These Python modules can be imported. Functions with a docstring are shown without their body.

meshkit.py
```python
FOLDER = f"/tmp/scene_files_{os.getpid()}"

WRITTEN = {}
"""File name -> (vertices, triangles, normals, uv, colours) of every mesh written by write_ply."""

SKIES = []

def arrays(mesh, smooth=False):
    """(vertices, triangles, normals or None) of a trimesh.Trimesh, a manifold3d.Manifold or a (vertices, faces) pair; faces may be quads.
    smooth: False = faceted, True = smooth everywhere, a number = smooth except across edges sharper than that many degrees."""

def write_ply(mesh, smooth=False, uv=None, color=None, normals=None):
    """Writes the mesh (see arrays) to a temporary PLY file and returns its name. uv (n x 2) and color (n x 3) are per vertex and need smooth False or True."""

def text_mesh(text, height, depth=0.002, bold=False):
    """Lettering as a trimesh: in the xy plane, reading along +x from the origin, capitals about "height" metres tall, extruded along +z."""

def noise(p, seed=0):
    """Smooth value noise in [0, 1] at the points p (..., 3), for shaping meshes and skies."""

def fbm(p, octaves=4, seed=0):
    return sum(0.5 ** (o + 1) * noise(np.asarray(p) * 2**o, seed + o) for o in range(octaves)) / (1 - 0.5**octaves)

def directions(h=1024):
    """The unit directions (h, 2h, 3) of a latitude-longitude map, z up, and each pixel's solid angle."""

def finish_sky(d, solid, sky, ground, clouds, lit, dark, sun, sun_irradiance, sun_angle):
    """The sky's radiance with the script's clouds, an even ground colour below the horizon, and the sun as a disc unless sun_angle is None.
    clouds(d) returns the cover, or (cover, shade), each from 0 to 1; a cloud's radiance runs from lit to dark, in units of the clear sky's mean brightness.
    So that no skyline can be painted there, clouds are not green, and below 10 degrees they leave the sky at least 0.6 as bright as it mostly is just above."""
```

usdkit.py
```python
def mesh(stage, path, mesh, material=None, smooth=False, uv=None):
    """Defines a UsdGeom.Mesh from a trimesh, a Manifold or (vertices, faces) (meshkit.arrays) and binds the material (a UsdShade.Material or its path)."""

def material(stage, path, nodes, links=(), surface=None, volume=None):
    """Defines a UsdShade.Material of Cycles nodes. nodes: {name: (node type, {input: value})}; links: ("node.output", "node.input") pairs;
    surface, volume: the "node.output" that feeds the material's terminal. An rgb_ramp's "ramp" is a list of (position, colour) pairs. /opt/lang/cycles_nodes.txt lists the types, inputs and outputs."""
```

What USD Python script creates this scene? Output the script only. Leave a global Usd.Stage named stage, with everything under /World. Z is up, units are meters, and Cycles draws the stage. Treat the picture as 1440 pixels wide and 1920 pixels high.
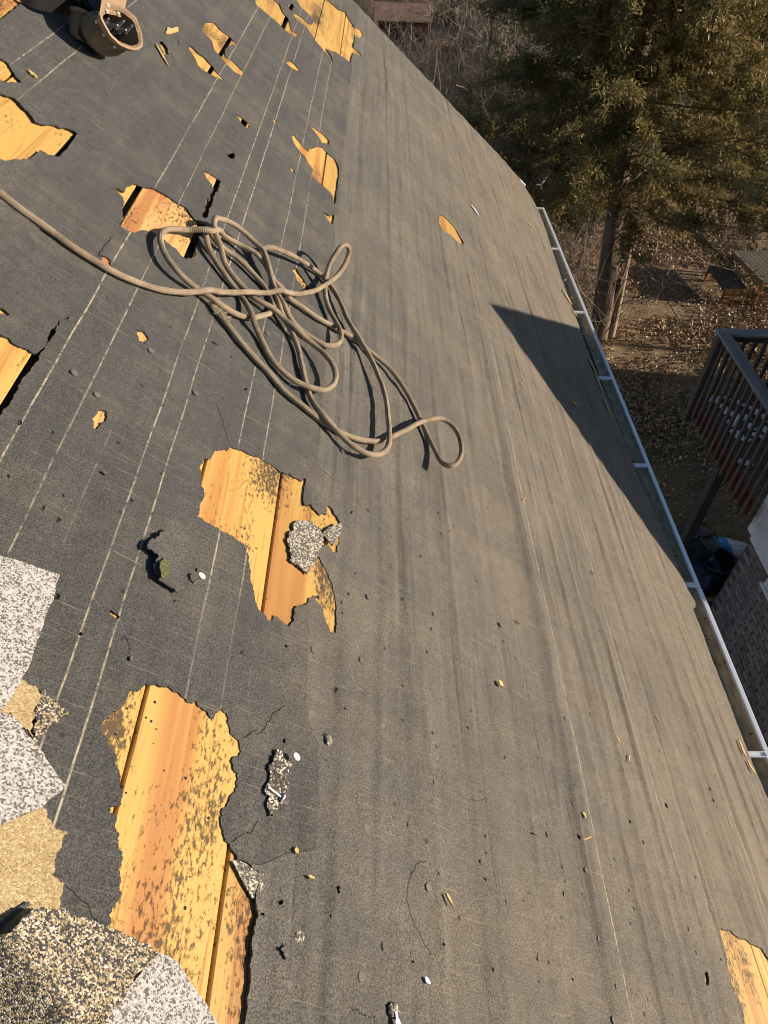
import math, random
import numpy as np, trimesh, shapely
from shapely.geometry import Polygon, LineString, Point, box, MultiPolygon
from shapely.ops import unary_union
from scipy.spatial import cKDTree
from scipy.interpolate import CubicSpline, splprep, splev
from pxr import Usd, UsdGeom, UsdLux, UsdShade, Gf, Sdf, Vt
import usdkit, meshkit

rng = np.random.default_rng(7)
stage = Usd.Stage.CreateInMemory()
W = UsdGeom.Xform.Define(stage, '/World')
UsdGeom.Scope.Define(stage, '/World/Looks')

# ---------------------------------------------------------------- camera, sky, sun, exposure
CAMZ, FPX = 7.8, 1331.0
VP, NX = np.array([705.0, -374.0]), 650.0
_a = np.array([VP[0] - 720, VP[1] - 960, FPX])
_d = np.array([NX - 720, -(_a[0] * (NX - 720) + FPX ** 2) / _a[1], FPX]); _d /= np.linalg.norm(_d)
_y = _a / np.linalg.norm(_a); _x = np.cross(_y, -_d)
ROT = np.stack([_x, _y, -_d])                       # lens axes to world axes
cam = UsdGeom.Camera.Define(stage, '/World/camera')
m = np.eye(4); m[0, :3] = ROT[:, 0]; m[1, :3] = -ROT[:, 1]; m[2, :3] = -ROT[:, 2]; m[3, :3] = (0, 0, CAMZ)
cam.AddTransformOp().Set(Gf.Matrix4d(m.tolist()))
cam.CreateFocalLengthAttr(24.0); cam.CreateHorizontalApertureAttr(24.0 * 1440 / FPX); cam.CreateVerticalApertureAttr(24.0 * 1920 / FPX)
cam.CreateClippingRangeAttr((0.05, 5000.0))
EXPOSURE = 0.75
cam.GetPrim().CreateAttribute('exposure', Sdf.ValueTypeNames.Float).Set(EXPOSURE)
SUN_EL = math.radians(14.5)
SUN = np.array([math.cos(SUN_EL) * 0.995, math.cos(SUN_EL) * -0.0995, math.sin(SUN_EL)])
sky = UsdLux.DomeLight.Define(stage, '/World/sky')
skym = usdkit.material(stage, '/World/Looks/sky_air', {
    's': ('sky_texture', {'sky_type': 'single_scattering', 'sun_disc': False, 'sun_elevation': SUN_EL, 'sun_rotation': math.atan2(SUN[0], SUN[1]), 'altitude': 50.0, 'aerosol_density': 0.5, 'ozone_density': 2.5}),
    'b': ('background_shader', {'strength': 0.07})}, [('s.color', 'b.color')], surface='b.background')
UsdShade.MaterialBindingAPI.Apply(sky.GetPrim()).Bind(skym)
sky.GetPrim().SetCustomDataByKey('kind', 'structure')
sun = UsdLux.DistantLight.Define(stage, '/World/sun')
sun.CreateIntensityAttr(1.25); sun.CreateAngleAttr(0.5); sun.CreateNormalizeAttr(True); sun.CreateColorAttr(Gf.Vec3f(1.0, 0.87, 0.72))
_z = SUN; _xx = np.cross([0, 0, 1.0], _z); _xx /= np.linalg.norm(_xx); _yy = np.cross(_z, _xx)
m = np.eye(4); m[0, :3] = _xx; m[1, :3] = _yy; m[2, :3] = _z
sun.AddTransformOp().Set(Gf.Matrix4d(m.tolist()))

# ---------------------------------------------------------------- the roof's own axes: s down the slope, y along the eave, n out of it
PITCH = math.radians(39.8)
RN = np.array([math.sin(PITCH), 0, math.cos(PITCH)]); RS = np.array([math.cos(PITCH), 0, -math.sin(PITCH)]); RY = np.array([0, 1.0, 0])
RO = np.array([0, 0, CAMZ]) - RN                    # the lens is 1.0 m out from the boards
ROOF = np.eye(4); ROOF[0, :3] = RS; ROOF[1, :3] = RY; ROOF[2, :3] = RN; ROOF[3, :3] = RO
def sight(px, py): return ROT @ np.array([px - 720.0, py - 960.0, FPX])
def roof(px, py, h=0.0):
    d = sight(px, py); p = d * (-(1.0 - h) / (d @ RN)); return np.array([p @ RS, p[1]])
def roofs(pts, h=0.0): return np.array([roof(x, y, h) for x, y in pts])
def to_world(s, y, n=0.0): return RO + np.multiply.outer(np.asarray(s, float), RS) + np.multiply.outer(np.asarray(y, float), RY) + np.multiply.outer(np.broadcast_to(np.asarray(n, float), np.shape(s)), RN)
def ground(px, py, z=0.0):
    d = sight(px, py); p = d * ((z - CAMZ) / d[2]); return np.array([p[0], p[1], z])
def z6(x, y): return (1240 + x / 7.2, 400 + y / 7.2)
def z4(x, y): return (1200 + x / 6.0, 560 + y / 6.0)
def z5(x, y): return (1200 + x / 6.0, 880 + y / 6.0)
def crop(o, pts, k=3.0): return [(o[0] + x / k, o[1] + y / k) for x, y in pts]

# ---------------------------------------------------------------- prim helpers
used = {}
def numbered(path):
    if path not in used:
        used[path] = 0; return path
    used[path] += 1; return f'{path}_{used[path]:03d}'
origin = {}
def keys(p, **kw):
    for k, v in kw.items():
        if v: p.SetCustomDataByKey(k, v)
def thing(name, label, cat, loc=(0, 0, 0), group=None, kind=None):
    path = numbered('/World/' + name); x = UsdGeom.Xform.Define(stage, path); x.AddTranslateOp().Set(Gf.Vec3d(*map(float, loc)))
    origin[path] = np.array(loc, float); keys(x.GetPrim(), label=label, category=cat, group=group, kind=kind); return path
def base_of(path):
    while path not in origin: path = path.rsplit('/', 1)[0]
    return origin[path]
def part(parent, name, mesh, mat, smooth=False, uv=None, label=None, on_roof=False, kind=None):
    """mesh in world coordinates (or in roof coordinates with on_roof) as one child of parent"""
    path = numbered(parent + '/' + name)
    v, f = (np.array(mesh.vertices), np.array(mesh.faces)) if hasattr(mesh, 'vertices') else (np.asarray(mesh[0], float), np.asarray(mesh[1]))
    own = on_roof and parent in origin
    if not on_roof: v = v - base_of(parent)
    p = usdkit.mesh(stage, path, (v, f), M[mat], smooth=smooth, uv=uv)
    if own:
        mm = ROOF.copy(); mm[3, :3] -= base_of(parent); p.AddTransformOp().Set(Gf.Matrix4d(mm.tolist()))
    keys(p.GetPrim(), label=label, kind=kind); return path
def single(name, label, cat, mesh, mat, smooth=False, group=None, kind=None, uv=None, on_roof=False):
    path = numbered('/World/' + name)
    v, f = (np.array(mesh.vertices), np.array(mesh.faces)) if hasattr(mesh, 'vertices') else (np.asarray(mesh[0], float), np.asarray(mesh[1]))
    if on_roof: mm = ROOF.copy()
    else:
        c = (v.min(0) + v.max(0)) / 2; c[2] = v[:, 2].min(); v = v - c; mm = np.eye(4); mm[3, :3] = c
    p = usdkit.mesh(stage, path, (v, f), M[mat], smooth=smooth, uv=uv); p.AddTransformOp().Set(Gf.Matrix4d(mm.tolist()))
    keys(p.GetPrim(), label=label, category=cat, group=group, kind=kind); return path
def cat(*ms):
    vs, fs, o = [], [], 0
    for mm in ms:
        v, f = (np.asarray(mm.vertices), np.asarray(mm.faces)) if hasattr(mm, 'vertices') else mm
        vs.append(v); fs.append(np.asarray(f) + o); o += len(v)
    return np.vstack(vs), np.vstack(fs)
def bx(lo, hi, ch=0.0):
    """a box between two corners, its edges chamfered"""
    lo, hi = np.minimum(lo, hi).astype(float), np.maximum(lo, hi).astype(float)
    if ch <= 0: return trimesh.creation.box(bounds=[lo, hi])
    ch = min(ch, 0.45 * (hi - lo).min()); p = []
    for k in range(3):
        a, b = lo + ch, hi - ch; a[k], b[k] = lo[k], hi[k]
        p += [[(a, b)[i][0], (a, b)[j][1], (a, b)[l][2]] for i in (0, 1) for j in (0, 1) for l in (0, 1)]
    return trimesh.convex.convex_hull(np.array(p))
def beam(p, q, w, h, ch=0.004, up=(0, 0, 1.0)):
    """a w x h bar from p to q"""
    p, q = np.asarray(p, float), np.asarray(q, float); d = q - p; L = np.linalg.norm(d); d /= L
    u = np.asarray(up, float)
    if abs(d @ u) > 0.95: u = np.array([1.0, 0, 0])
    a = np.cross(u, d); a /= np.linalg.norm(a); b = np.cross(d, a)
    b0 = bx((-w / 2, -h / 2, 0), (w / 2, h / 2, L), ch)
    v = np.array(b0.vertices); return p + v[:, :1] * a + v[:, 1:2] * b + v[:, 2:] * d, np.array(b0.faces)
def tube(points, radii, sides=6, caps=True):
    p = np.asarray(points, float); t = np.gradient(p, axis=0); t /= np.linalg.norm(t, axis=1, keepdims=True) + 1e-12
    ref = np.array([0, 0, 1.0]) if abs(t[:, 2]).mean() < 0.8 else np.array([1.0, 0, 0])
    a = np.cross(t, ref); a /= np.linalg.norm(a, axis=1, keepdims=True) + 1e-12; b = np.cross(t, a)
    ang = np.arange(sides) * 2 * np.pi / sides; r = np.broadcast_to(radii, (len(p),))[:, None, None]
    v = (p[:, None] + r * (np.cos(ang)[None, :, None] * a[:, None] + np.sin(ang)[None, :, None] * b[:, None])).reshape(-1, 3)
    i, j = np.meshgrid(np.arange(len(p) - 1), np.arange(sides), indexing='ij'); k = (j + 1) % sides
    q = np.stack([i * sides + j, i * sides + k, (i + 1) * sides + k, (i + 1) * sides + j], -1).reshape(-1, 4)
    f = np.vstack([q[:, [0, 1, 2]], q[:, [0, 2, 3]]])
    if caps:
        n = len(v); v = np.vstack([v, p[:1], p[-1:]]); j = np.arange(sides); k = (j + 1) % sides; e = (len(p) - 1) * sides
        f = np.vstack([f, np.stack([np.full(sides, n), k, j], 1), np.stack([np.full(sides, n + 1), e + j, e + k], 1)])
    return v, f
def strips(P, D, w, L, r, flat=0.4):
    """many narrow leaf faces: each a bent blade of two triangles at P along D"""
    n = len(P); D = D / np.linalg.norm(D, axis=1, keepdims=True); side = np.cross(D, r.normal(0, 1, (n, 3)) * [flat, flat, 1]); side /= np.linalg.norm(side, axis=1, keepdims=True) + 1e-9
    L = L * r.uniform(0.6, 1.3, (n, 1)); w = w * r.uniform(0.6, 1.3, (n, 1)); a, b, c_, d_ = P, P + D * L * 0.5 + side * w, P + D * L, P + D * L * 0.5 - side * w
    v = np.stack([a, b, c_, d_], 1).reshape(-1, 3); k = np.arange(n)[:, None] * 4; return v, np.vstack([k + [0, 1, 2], k + [0, 2, 3]])
def roughen(pts, amp=0.004, seed=0, rounds=4, closed=True):
    """splits an outline again and again, each new point pushed aside: a torn edge"""
    r = np.random.default_rng(seed); p = np.asarray(pts, float); a = amp
    for _ in range(rounds):
        q = np.roll(p, -1, 0) if closed else p[1:]; b = p if closed else p[:-1]
        d = q - b; L = np.linalg.norm(d, axis=1); nrm = np.stack([-d[:, 1], d[:, 0]], 1) / (L[:, None] + 1e-9)
        mid = (b + q) / 2 + nrm * (r.uniform(-1, 1, len(b)) * np.minimum(a, 0.24 * L))[:, None]
        out = np.empty((len(b) * 2, 2)); out[0::2] = b; out[1::2] = mid
        p = out if closed else np.vstack([out, p[-1:]]); a *= 0.62
        if np.median(L) < 0.0035: break
    return p
def good(poly):
    return poly if poly.is_valid else poly.buffer(0)

# ---------------------------------------------------------------- materials
M = {}
def mat(name, nodes, links, surface='p.BSDF'):
    M[name] = usdkit.material(stage, '/World/Looks/' + name, nodes, links, surface=surface); return M[name]
def plain(name, c, rough=0.7, var=0.25, scale=9.0, bump=0.15, bscale=60.0, metal=0.0, space='object', stretch=(1, 1, 1), c2=None, dist=0.004):
    c2 = c2 if c2 is not None else tuple(x * (1 - var) for x in c)
    mat(name, {'t': ('texture_coordinate', {}), 'mp': ('mapping', {'scale': stretch}), 'n': ('noise_texture', {'scale': scale, 'detail': 5.0, 'roughness': 0.65}), 'r': ('rgb_ramp', {'ramp': [(0.3, c2), (0.7, c)]}),
        'oi': ('object_info', {}), 'mr': ('map_range', {'from_min': 0.0, 'from_max': 1.0, 'to_min': 1 - var * 0.6, 'to_max': 1 + var * 0.4}), 'cc': ('combine_xyz', {}), 'mx': ('mix_color', {'blend_type': 'multiply', 'fac': 1.0}),
        'n2': ('noise_texture', {'scale': bscale, 'detail': 4.0}), 'b': ('bump', {'strength': bump, 'distance': dist}), 'p': ('principled_bsdf', {'roughness': rough, 'metallic': metal})},
        [(f't.{space}', 'mp.vector'), ('mp.vector', 'n.vector'), ('mp.vector', 'n2.vector'), ('n.fac', 'r.fac'), ('oi.random', 'mr.value'), ('mr.result', 'cc.x'), ('mr.result', 'cc.y'), ('mr.result', 'cc.z'),
         ('r.color', 'mx.a'), ('cc.vector', 'mx.b'), ('mx.result', 'p.base_color'), ('n2.fac', 'b.height'), ('b.normal', 'p.normal')])

CHALK = [(-0.385, 1.9, 7.2, .8), (-0.316, 1.6, 7.2, .8), (0.048, 0.6, 7.2, 1.0), (0.121, 0.70, 7.2, .7), (0.264, 0.40, 7.2, .9), (0.3145, 0.30, 7.2, 1.1), (0.459, 0.50, 7.2, .9), (0.527, 0.55, 7.2, .75), (0.746, 2.2, 7.2, .35),
         (1.603, -1, 3.0, .95), (1.982, 0.62, 3.2, .9), (2.425, -1, 3.0, .55), (2.462, 0.3, 3.2, .7), (0.19, 0.8, 1.1, .3)]
def felt(name, dust_lo, dust_hi, cold, warm, band=0.9, crease=0.10):
    N = {'t': ('texture_coordinate', {}), 'sx': ('separate_xyz', {}),
         # brushed dust in streaks that run down the slope
         'm1': ('mapping', {'scale': (0.9, 5.0, 1.0), 'rotation': (0, 0, 0.10)}), 'n1': ('noise_texture', {'scale': 1.6, 'detail': 7.0, 'roughness': 0.62, 'distortion': 0.4}),
         'm2': ('mapping', {'scale': (1.0, 0.35, 1.0)}), 'n2': ('noise_texture', {'scale': 5.0, 'detail': 6.0, 'roughness': 0.7}),
         'n3': ('noise_texture', {'scale': 520.0, 'detail': 2.0, 'roughness': 0.8}), 'v3': ('voronoi_texture', {'scale': 420.0}),
         'dust': ('map_range', {'from_min': dust_lo, 'from_max': dust_hi, 'to_min': 0.0, 'to_max': 1.0, 'clamp': True}),
         'a1': ('math', {'math_type': 'multiply_add', 'value2': 1.7}), 'a1b': ('math', {'math_type': 'subtract', 'value2': 0.5}), 'a2': ('math', {'math_type': 'multiply_add', 'value2': 1.1}), 'a2b': ('math', {'math_type': 'subtract', 'value2': 0.5, 'use_clamp': False}), 'cl': ('clamp', {}),
         'mixc': ('mix_color', {'a': cold, 'b': warm}),
         'blot': ('map_range', {'from_min': 0.32, 'from_max': 0.68, 'to_min': 0.86, 'to_max': 1.12, 'clamp': True}), 'blc': ('combine_xyz', {}), 'mul': ('mix_color', {'blend_type': 'multiply', 'fac': 1.0}),
         'sp': ('map_range', {'from_min': 0.3, 'from_max': 0.7, 'to_min': 0.62, 'to_max': 1.42, 'clamp': True}), 'spc': ('combine_xyz', {}), 'mul2': ('mix_color', {'blend_type': 'multiply', 'fac': 1.0}),
         # pale granules and scuffs lying in the weave
         'g': ('map_range', {'from_min': 0.06, 'from_max': 0.03, 'to_min': 0.0, 'to_max': 1.0, 'clamp': True}), 'v4': ('voronoi_texture', {'scale': 95.0}), 'mixg': ('mix_color', {'b': (0.26, 0.23, 0.18)}),
         'm5': ('mapping', {'scale': (1.6, 55.0, 1.0), 'rotation': (0, 0, 0.35)}), 'n5': ('noise_texture', {'scale': 4.2, 'detail': 4.0, 'roughness': 0.75}), 'sc': ('map_range', {'from_min': 0.595, 'from_max': 0.68, 'to_min': 0.0, 'to_max': 0.6, 'clamp': True}), 'mixs': ('mix_color', {'b': (0.27, 0.225, 0.16)}),
         'm6': ('mapping', {'scale': (40.0, 1.4, 1.0), 'rotation': (0, 0, -0.25)}), 'n6': ('noise_texture', {'scale': 3.3, 'detail': 4.0, 'roughness': 0.7}), 'sc6': ('map_range', {'from_min': 0.66, 'from_max': 0.74, 'to_min': 0.0, 'to_max': 0.45, 'clamp': True}), 'mixs6': ('mix_color', {'b': (0.25, 0.215, 0.155)}),
         # dark tar-coloured spots
         'v7': ('voronoi_texture', {'scale': 13.0}), 'dk': ('map_range', {'from_min': 0.05, 'from_max': 0.09, 'to_min': 0.85, 'to_max': 0.0, 'clamp': True}), 'mixd': ('mix_color', {'b': (0.03, 0.027, 0.024)}),
         'nb': ('noise_texture', {'scale': 260.0, 'detail': 5.0, 'roughness': 0.75}), 'b': ('bump', {'strength': 0.8, 'distance': 0.004}), 'nb2': ('noise_texture', {'scale': 26.0, 'detail': 4.0, 'roughness': 0.6}), 'b2': ('bump', {'strength': 0.5, 'distance': 0.008}),
         'm8': ('mapping', {'scale': (9.0, 0.33, 1.0)}), 'n8': ('noise_texture', {'scale': 1.0, 'detail': 5.0, 'roughness': 0.65, 'distortion': 0.3}), 'm11': ('mapping', {'scale': (11.0, 0.42, 1.0)}), 'n11': ('noise_texture', {'scale': 1.0, 'detail': 2.5, 'roughness': 0.6, 'distortion': 0.25}), 's11': ('math', {'math_type': 'subtract', 'value2': 0.5}), 'a11': ('math', {'math_type': 'absolute'}), 'crease11': ('map_range', {'from_min': 0.0, 'from_max': 0.075, 'to_min': 1.0, 'to_max': 0.0, 'clamp': True}), 'n12': ('noise_texture', {'scale': 1.7, 'detail': 3.0}), 'crease12': ('map_range', {'from_min': 0.42, 'from_max': 0.60, 'to_min': 0.0, 'to_max': 1.0, 'clamp': True}), 'x12': ('math', {'math_type': 'multiply'}), 'b12': ('bump', {'strength': crease, 'distance': 0.006, 'invert': True}), 'k12': ('map_range', {'from_min': 0, 'from_max': 1, 'to_min': 1.0, 'to_max': 0.93}), 'k12c': ('combine_xyz', {}), 'mul12': ('mix_color', {'blend_type': 'multiply', 'fac': 1.0}),
         'b8': ('map_range', {'from_min': 0.40, 'from_max': 0.56, 'to_min': band, 'to_max': 2.0 - band - 0.08, 'clamp': True}), 'b8c': ('combine_xyz', {}), 'mul8': ('mix_color', {'blend_type': 'multiply', 'fac': 1.0}),
         'n9': ('noise_texture', {'scale': 330.0, 'detail': 3.0, 'roughness': 0.9}), 'b9': ('map_range', {'from_min': 0.38, 'from_max': 0.62, 'to_min': 0.45, 'to_max': 1.65, 'clamp': True}), 'b9c': ('combine_xyz', {}), 'mul9': ('mix_color', {'blend_type': 'multiply', 'fac': 1.0, 'use_clamp_result': False}),
         'n10': ('noise_texture', {'scale': 30.0, 'detail': 6.0, 'roughness': 0.8, 'distortion': 0.6}), 'b10': ('map_range', {'from_min': 0.36, 'from_max': 0.64, 'to_min': 0.90, 'to_max': 1.09, 'clamp': True}), 'b10c': ('combine_xyz', {}), 'mul10': ('mix_color', {'blend_type': 'multiply', 'fac': 1.0}),
         'p': ('principled_bsdf', {'roughness': 0.82, 'specular_ior_level': 0.3})}
    Lk = [('t.object', 'sx.vector'), ('t.object', 'm1.vector'), ('m1.vector', 'n1.vector'), ('t.object', 'm2.vector'), ('m2.vector', 'n2.vector'), ('t.object', 'n3.vector'),
          ('sx.x', 'dust.value'), ('n1.fac', 'a1b.value1'), ('a1b.value', 'a1.value1'), ('dust.result', 'a1.value3'), ('n2.fac', 'a2b.value1'), ('a2b.value', 'a2.value1'), ('a1.value', 'a2.value3'), ('a2.value', 'cl.value'), ('cl.result', 'mixc.fac'),
          ('n2.fac', 'blot.value'), ('blot.result', 'blc.x'), ('blot.result', 'blc.y'), ('blot.result', 'blc.z'), ('mixc.result', 'mul.a'), ('blc.vector', 'mul.b'),
          ('n3.fac', 'sp.value'), ('sp.result', 'spc.x'), ('sp.result', 'spc.y'), ('sp.result', 'spc.z'), ('mul10.result', 'mul2.a'),
          ('t.object', 'm8.vector'), ('m8.vector', 'n8.vector'), ('n8.fac', 'b8.value'), ('b8.result', 'b8c.x'), ('b8.result', 'b8c.y'), ('b8.result', 'b8c.z'), ('mul.result', 'mul12.a'), ('k12c.vector', 'mul12.b'), ('mul12.result', 'mul8.a'), ('t.object', 'm11.vector'), ('m11.vector', 'n11.vector'), ('n11.fac', 's11.value1'), ('s11.value', 'a11.value1'), ('a11.value', 'crease11.value'), ('t.object', 'n12.vector'), ('n12.fac', 'crease12.value'), ('crease11.result', 'x12.value1'), ('crease12.result', 'x12.value2'), ('x12.value', 'b12.height'), ('x12.value', 'k12.value'), ('k12.result', 'k12c.x'), ('k12.result', 'k12c.y'), ('k12.result', 'k12c.z'), ('b8c.vector', 'mul8.b'),
          ('t.object', 'n9.vector'), ('n9.fac', 'b9.value'), ('b9.result', 'b9c.x'), ('b9.result', 'b9c.y'), ('b9.result', 'b9c.z'), ('mul8.result', 'mul9.a'), ('b9c.vector', 'mul9.b'),
          ('t.object', 'n10.vector'), ('n10.fac', 'b10.value'), ('b10.result', 'b10c.x'), ('b10.result', 'b10c.y'), ('b10.result', 'b10c.z'), ('mul9.result', 'mul10.a'), ('b10c.vector', 'mul10.b'), ('spc.vector', 'mul2.b'),
          ('t.object', 'v4.vector'), ('v4.distance', 'g.value'), ('g.result', 'mixg.fac'), ('mul2.result', 'mixg.a'),
          ('t.object', 'm5.vector'), ('m5.vector', 'n5.vector'), ('n5.fac', 'sc.value'), ('sc.result', 'mixs.fac'), ('mixg.result', 'mixs.a'),
          ('t.object', 'm6.vector'), ('m6.vector', 'n6.vector'), ('n6.fac', 'sc6.value'), ('sc6.result', 'mixs6.fac'), ('mixs.result', 'mixs6.a'),
          ('t.object', 'v7.vector'), ('v7.distance', 'dk.value'), ('dk.result', 'mixd.fac'), ('mixs6.result', 'mixd.a'),
          ('t.object', 'nb.vector'), ('nb.fac', 'b.height'), ('t.object', 'nb2.vector'), ('nb2.fac', 'b2.height'), ('b12.normal', 'b.normal'), ('b.normal', 'b2.normal'), ('b2.normal', 'p.normal')]
    # printed lap lines along the eave: fine, worn through in places
    N['nw'] = ('noise_texture', {'scale': 3.0, 'detail': 3.0}); N['wob'] = ('math', {'math_type': 'multiply_add', 'value2': 0.010, 'value3': -0.005}); N['sw'] = ('math', {'math_type': 'add'})
    N['brk'] = ('noise_texture', {'scale': 42.0, 'detail': 5.0, 'roughness': 0.75}); N['brk1'] = ('map_range', {'from_min': 0.40, 'from_max': 0.56, 'to_min': 0.0, 'to_max': 1.0, 'clamp': True})
    N['brk2'] = ('noise_texture', {'scale': 2.2, 'detail': 2.0}); N['brk3'] = ('map_range', {'from_min': 0.33, 'from_max': 0.52, 'to_min': 0.25, 'to_max': 1.0, 'clamp': True}); N['brk4'] = ('math', {'math_type': 'multiply'})
    Lk += [('t.object', 'nw.vector'), ('nw.fac', 'wob.value1'), ('sx.x', 'sw.value1'), ('wob.value', 'sw.value2'), ('t.object', 'brk.vector'), ('brk.fac', 'brk1.value'), ('t.object', 'brk2.vector'), ('brk2.fac', 'brk3.value'), ('brk1.result', 'brk4.value1'), ('brk3.result', 'brk4.value2')]
    prev = None
    for i, (s, y0, y1, a) in enumerate(CHALK):
        N[f'c{i}'] = ('math', {'math_type': 'subtract', 'value2': s}); N[f'd{i}'] = ('math', {'math_type': 'absolute'}); N[f'e{i}'] = ('map_range', {'from_min': 0.0008, 'from_max': 0.0022, 'to_min': a, 'to_max': 0.0, 'clamp': True})
        N[f'y{i}'] = ('math', {'math_type': 'greater_than', 'value2': y0}); N[f'z{i}'] = ('math', {'math_type': 'less_than', 'value2': y1}); N[f'f{i}'] = ('math', {'math_type': 'multiply'}); N[f'g{i}'] = ('math', {'math_type': 'multiply'})
        Lk += [('sw.value', f'c{i}.value1'), (f'c{i}.value', f'd{i}.value1'), (f'd{i}.value', f'e{i}.value'), ('sx.y', f'y{i}.value1'), ('sx.y', f'z{i}.value1'), (f'y{i}.value', f'f{i}.value1'), (f'z{i}.value', f'f{i}.value2'), (f'f{i}.value', f'g{i}.value1'), (f'e{i}.result', f'g{i}.value2')]
        if prev:
            N[f'h{i}'] = ('math', {'math_type': 'maximum'}); Lk += [(prev, f'h{i}.value1'), (f'g{i}.value', f'h{i}.value2')]; prev = f'h{i}.value'
        else: prev = f'g{i}.value'
    N['lm'] = ('math', {'math_type': 'multiply'}); N['mixl'] = ('mix_color', {'b': (0.42, 0.36, 0.26)})
    Lk += [(prev, 'lm.value1'), ('brk4.value', 'lm.value2'), ('lm.value', 'mixl.fac'), ('mixd.result', 'mixl.a'), ('mixl.result', 'p.base_color')]
    mat(name, N, Lk)
felt('felt_dark', 0.40, 2.0, (0.066, 0.0635, 0.060), (0.140, 0.114, 0.082), 0.92, 0.12)
felt('felt_dusty', 0.45, 2.6, (0.093, 0.086, 0.075), (0.146, 0.119, 0.086), 0.935, 0.38)

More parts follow.
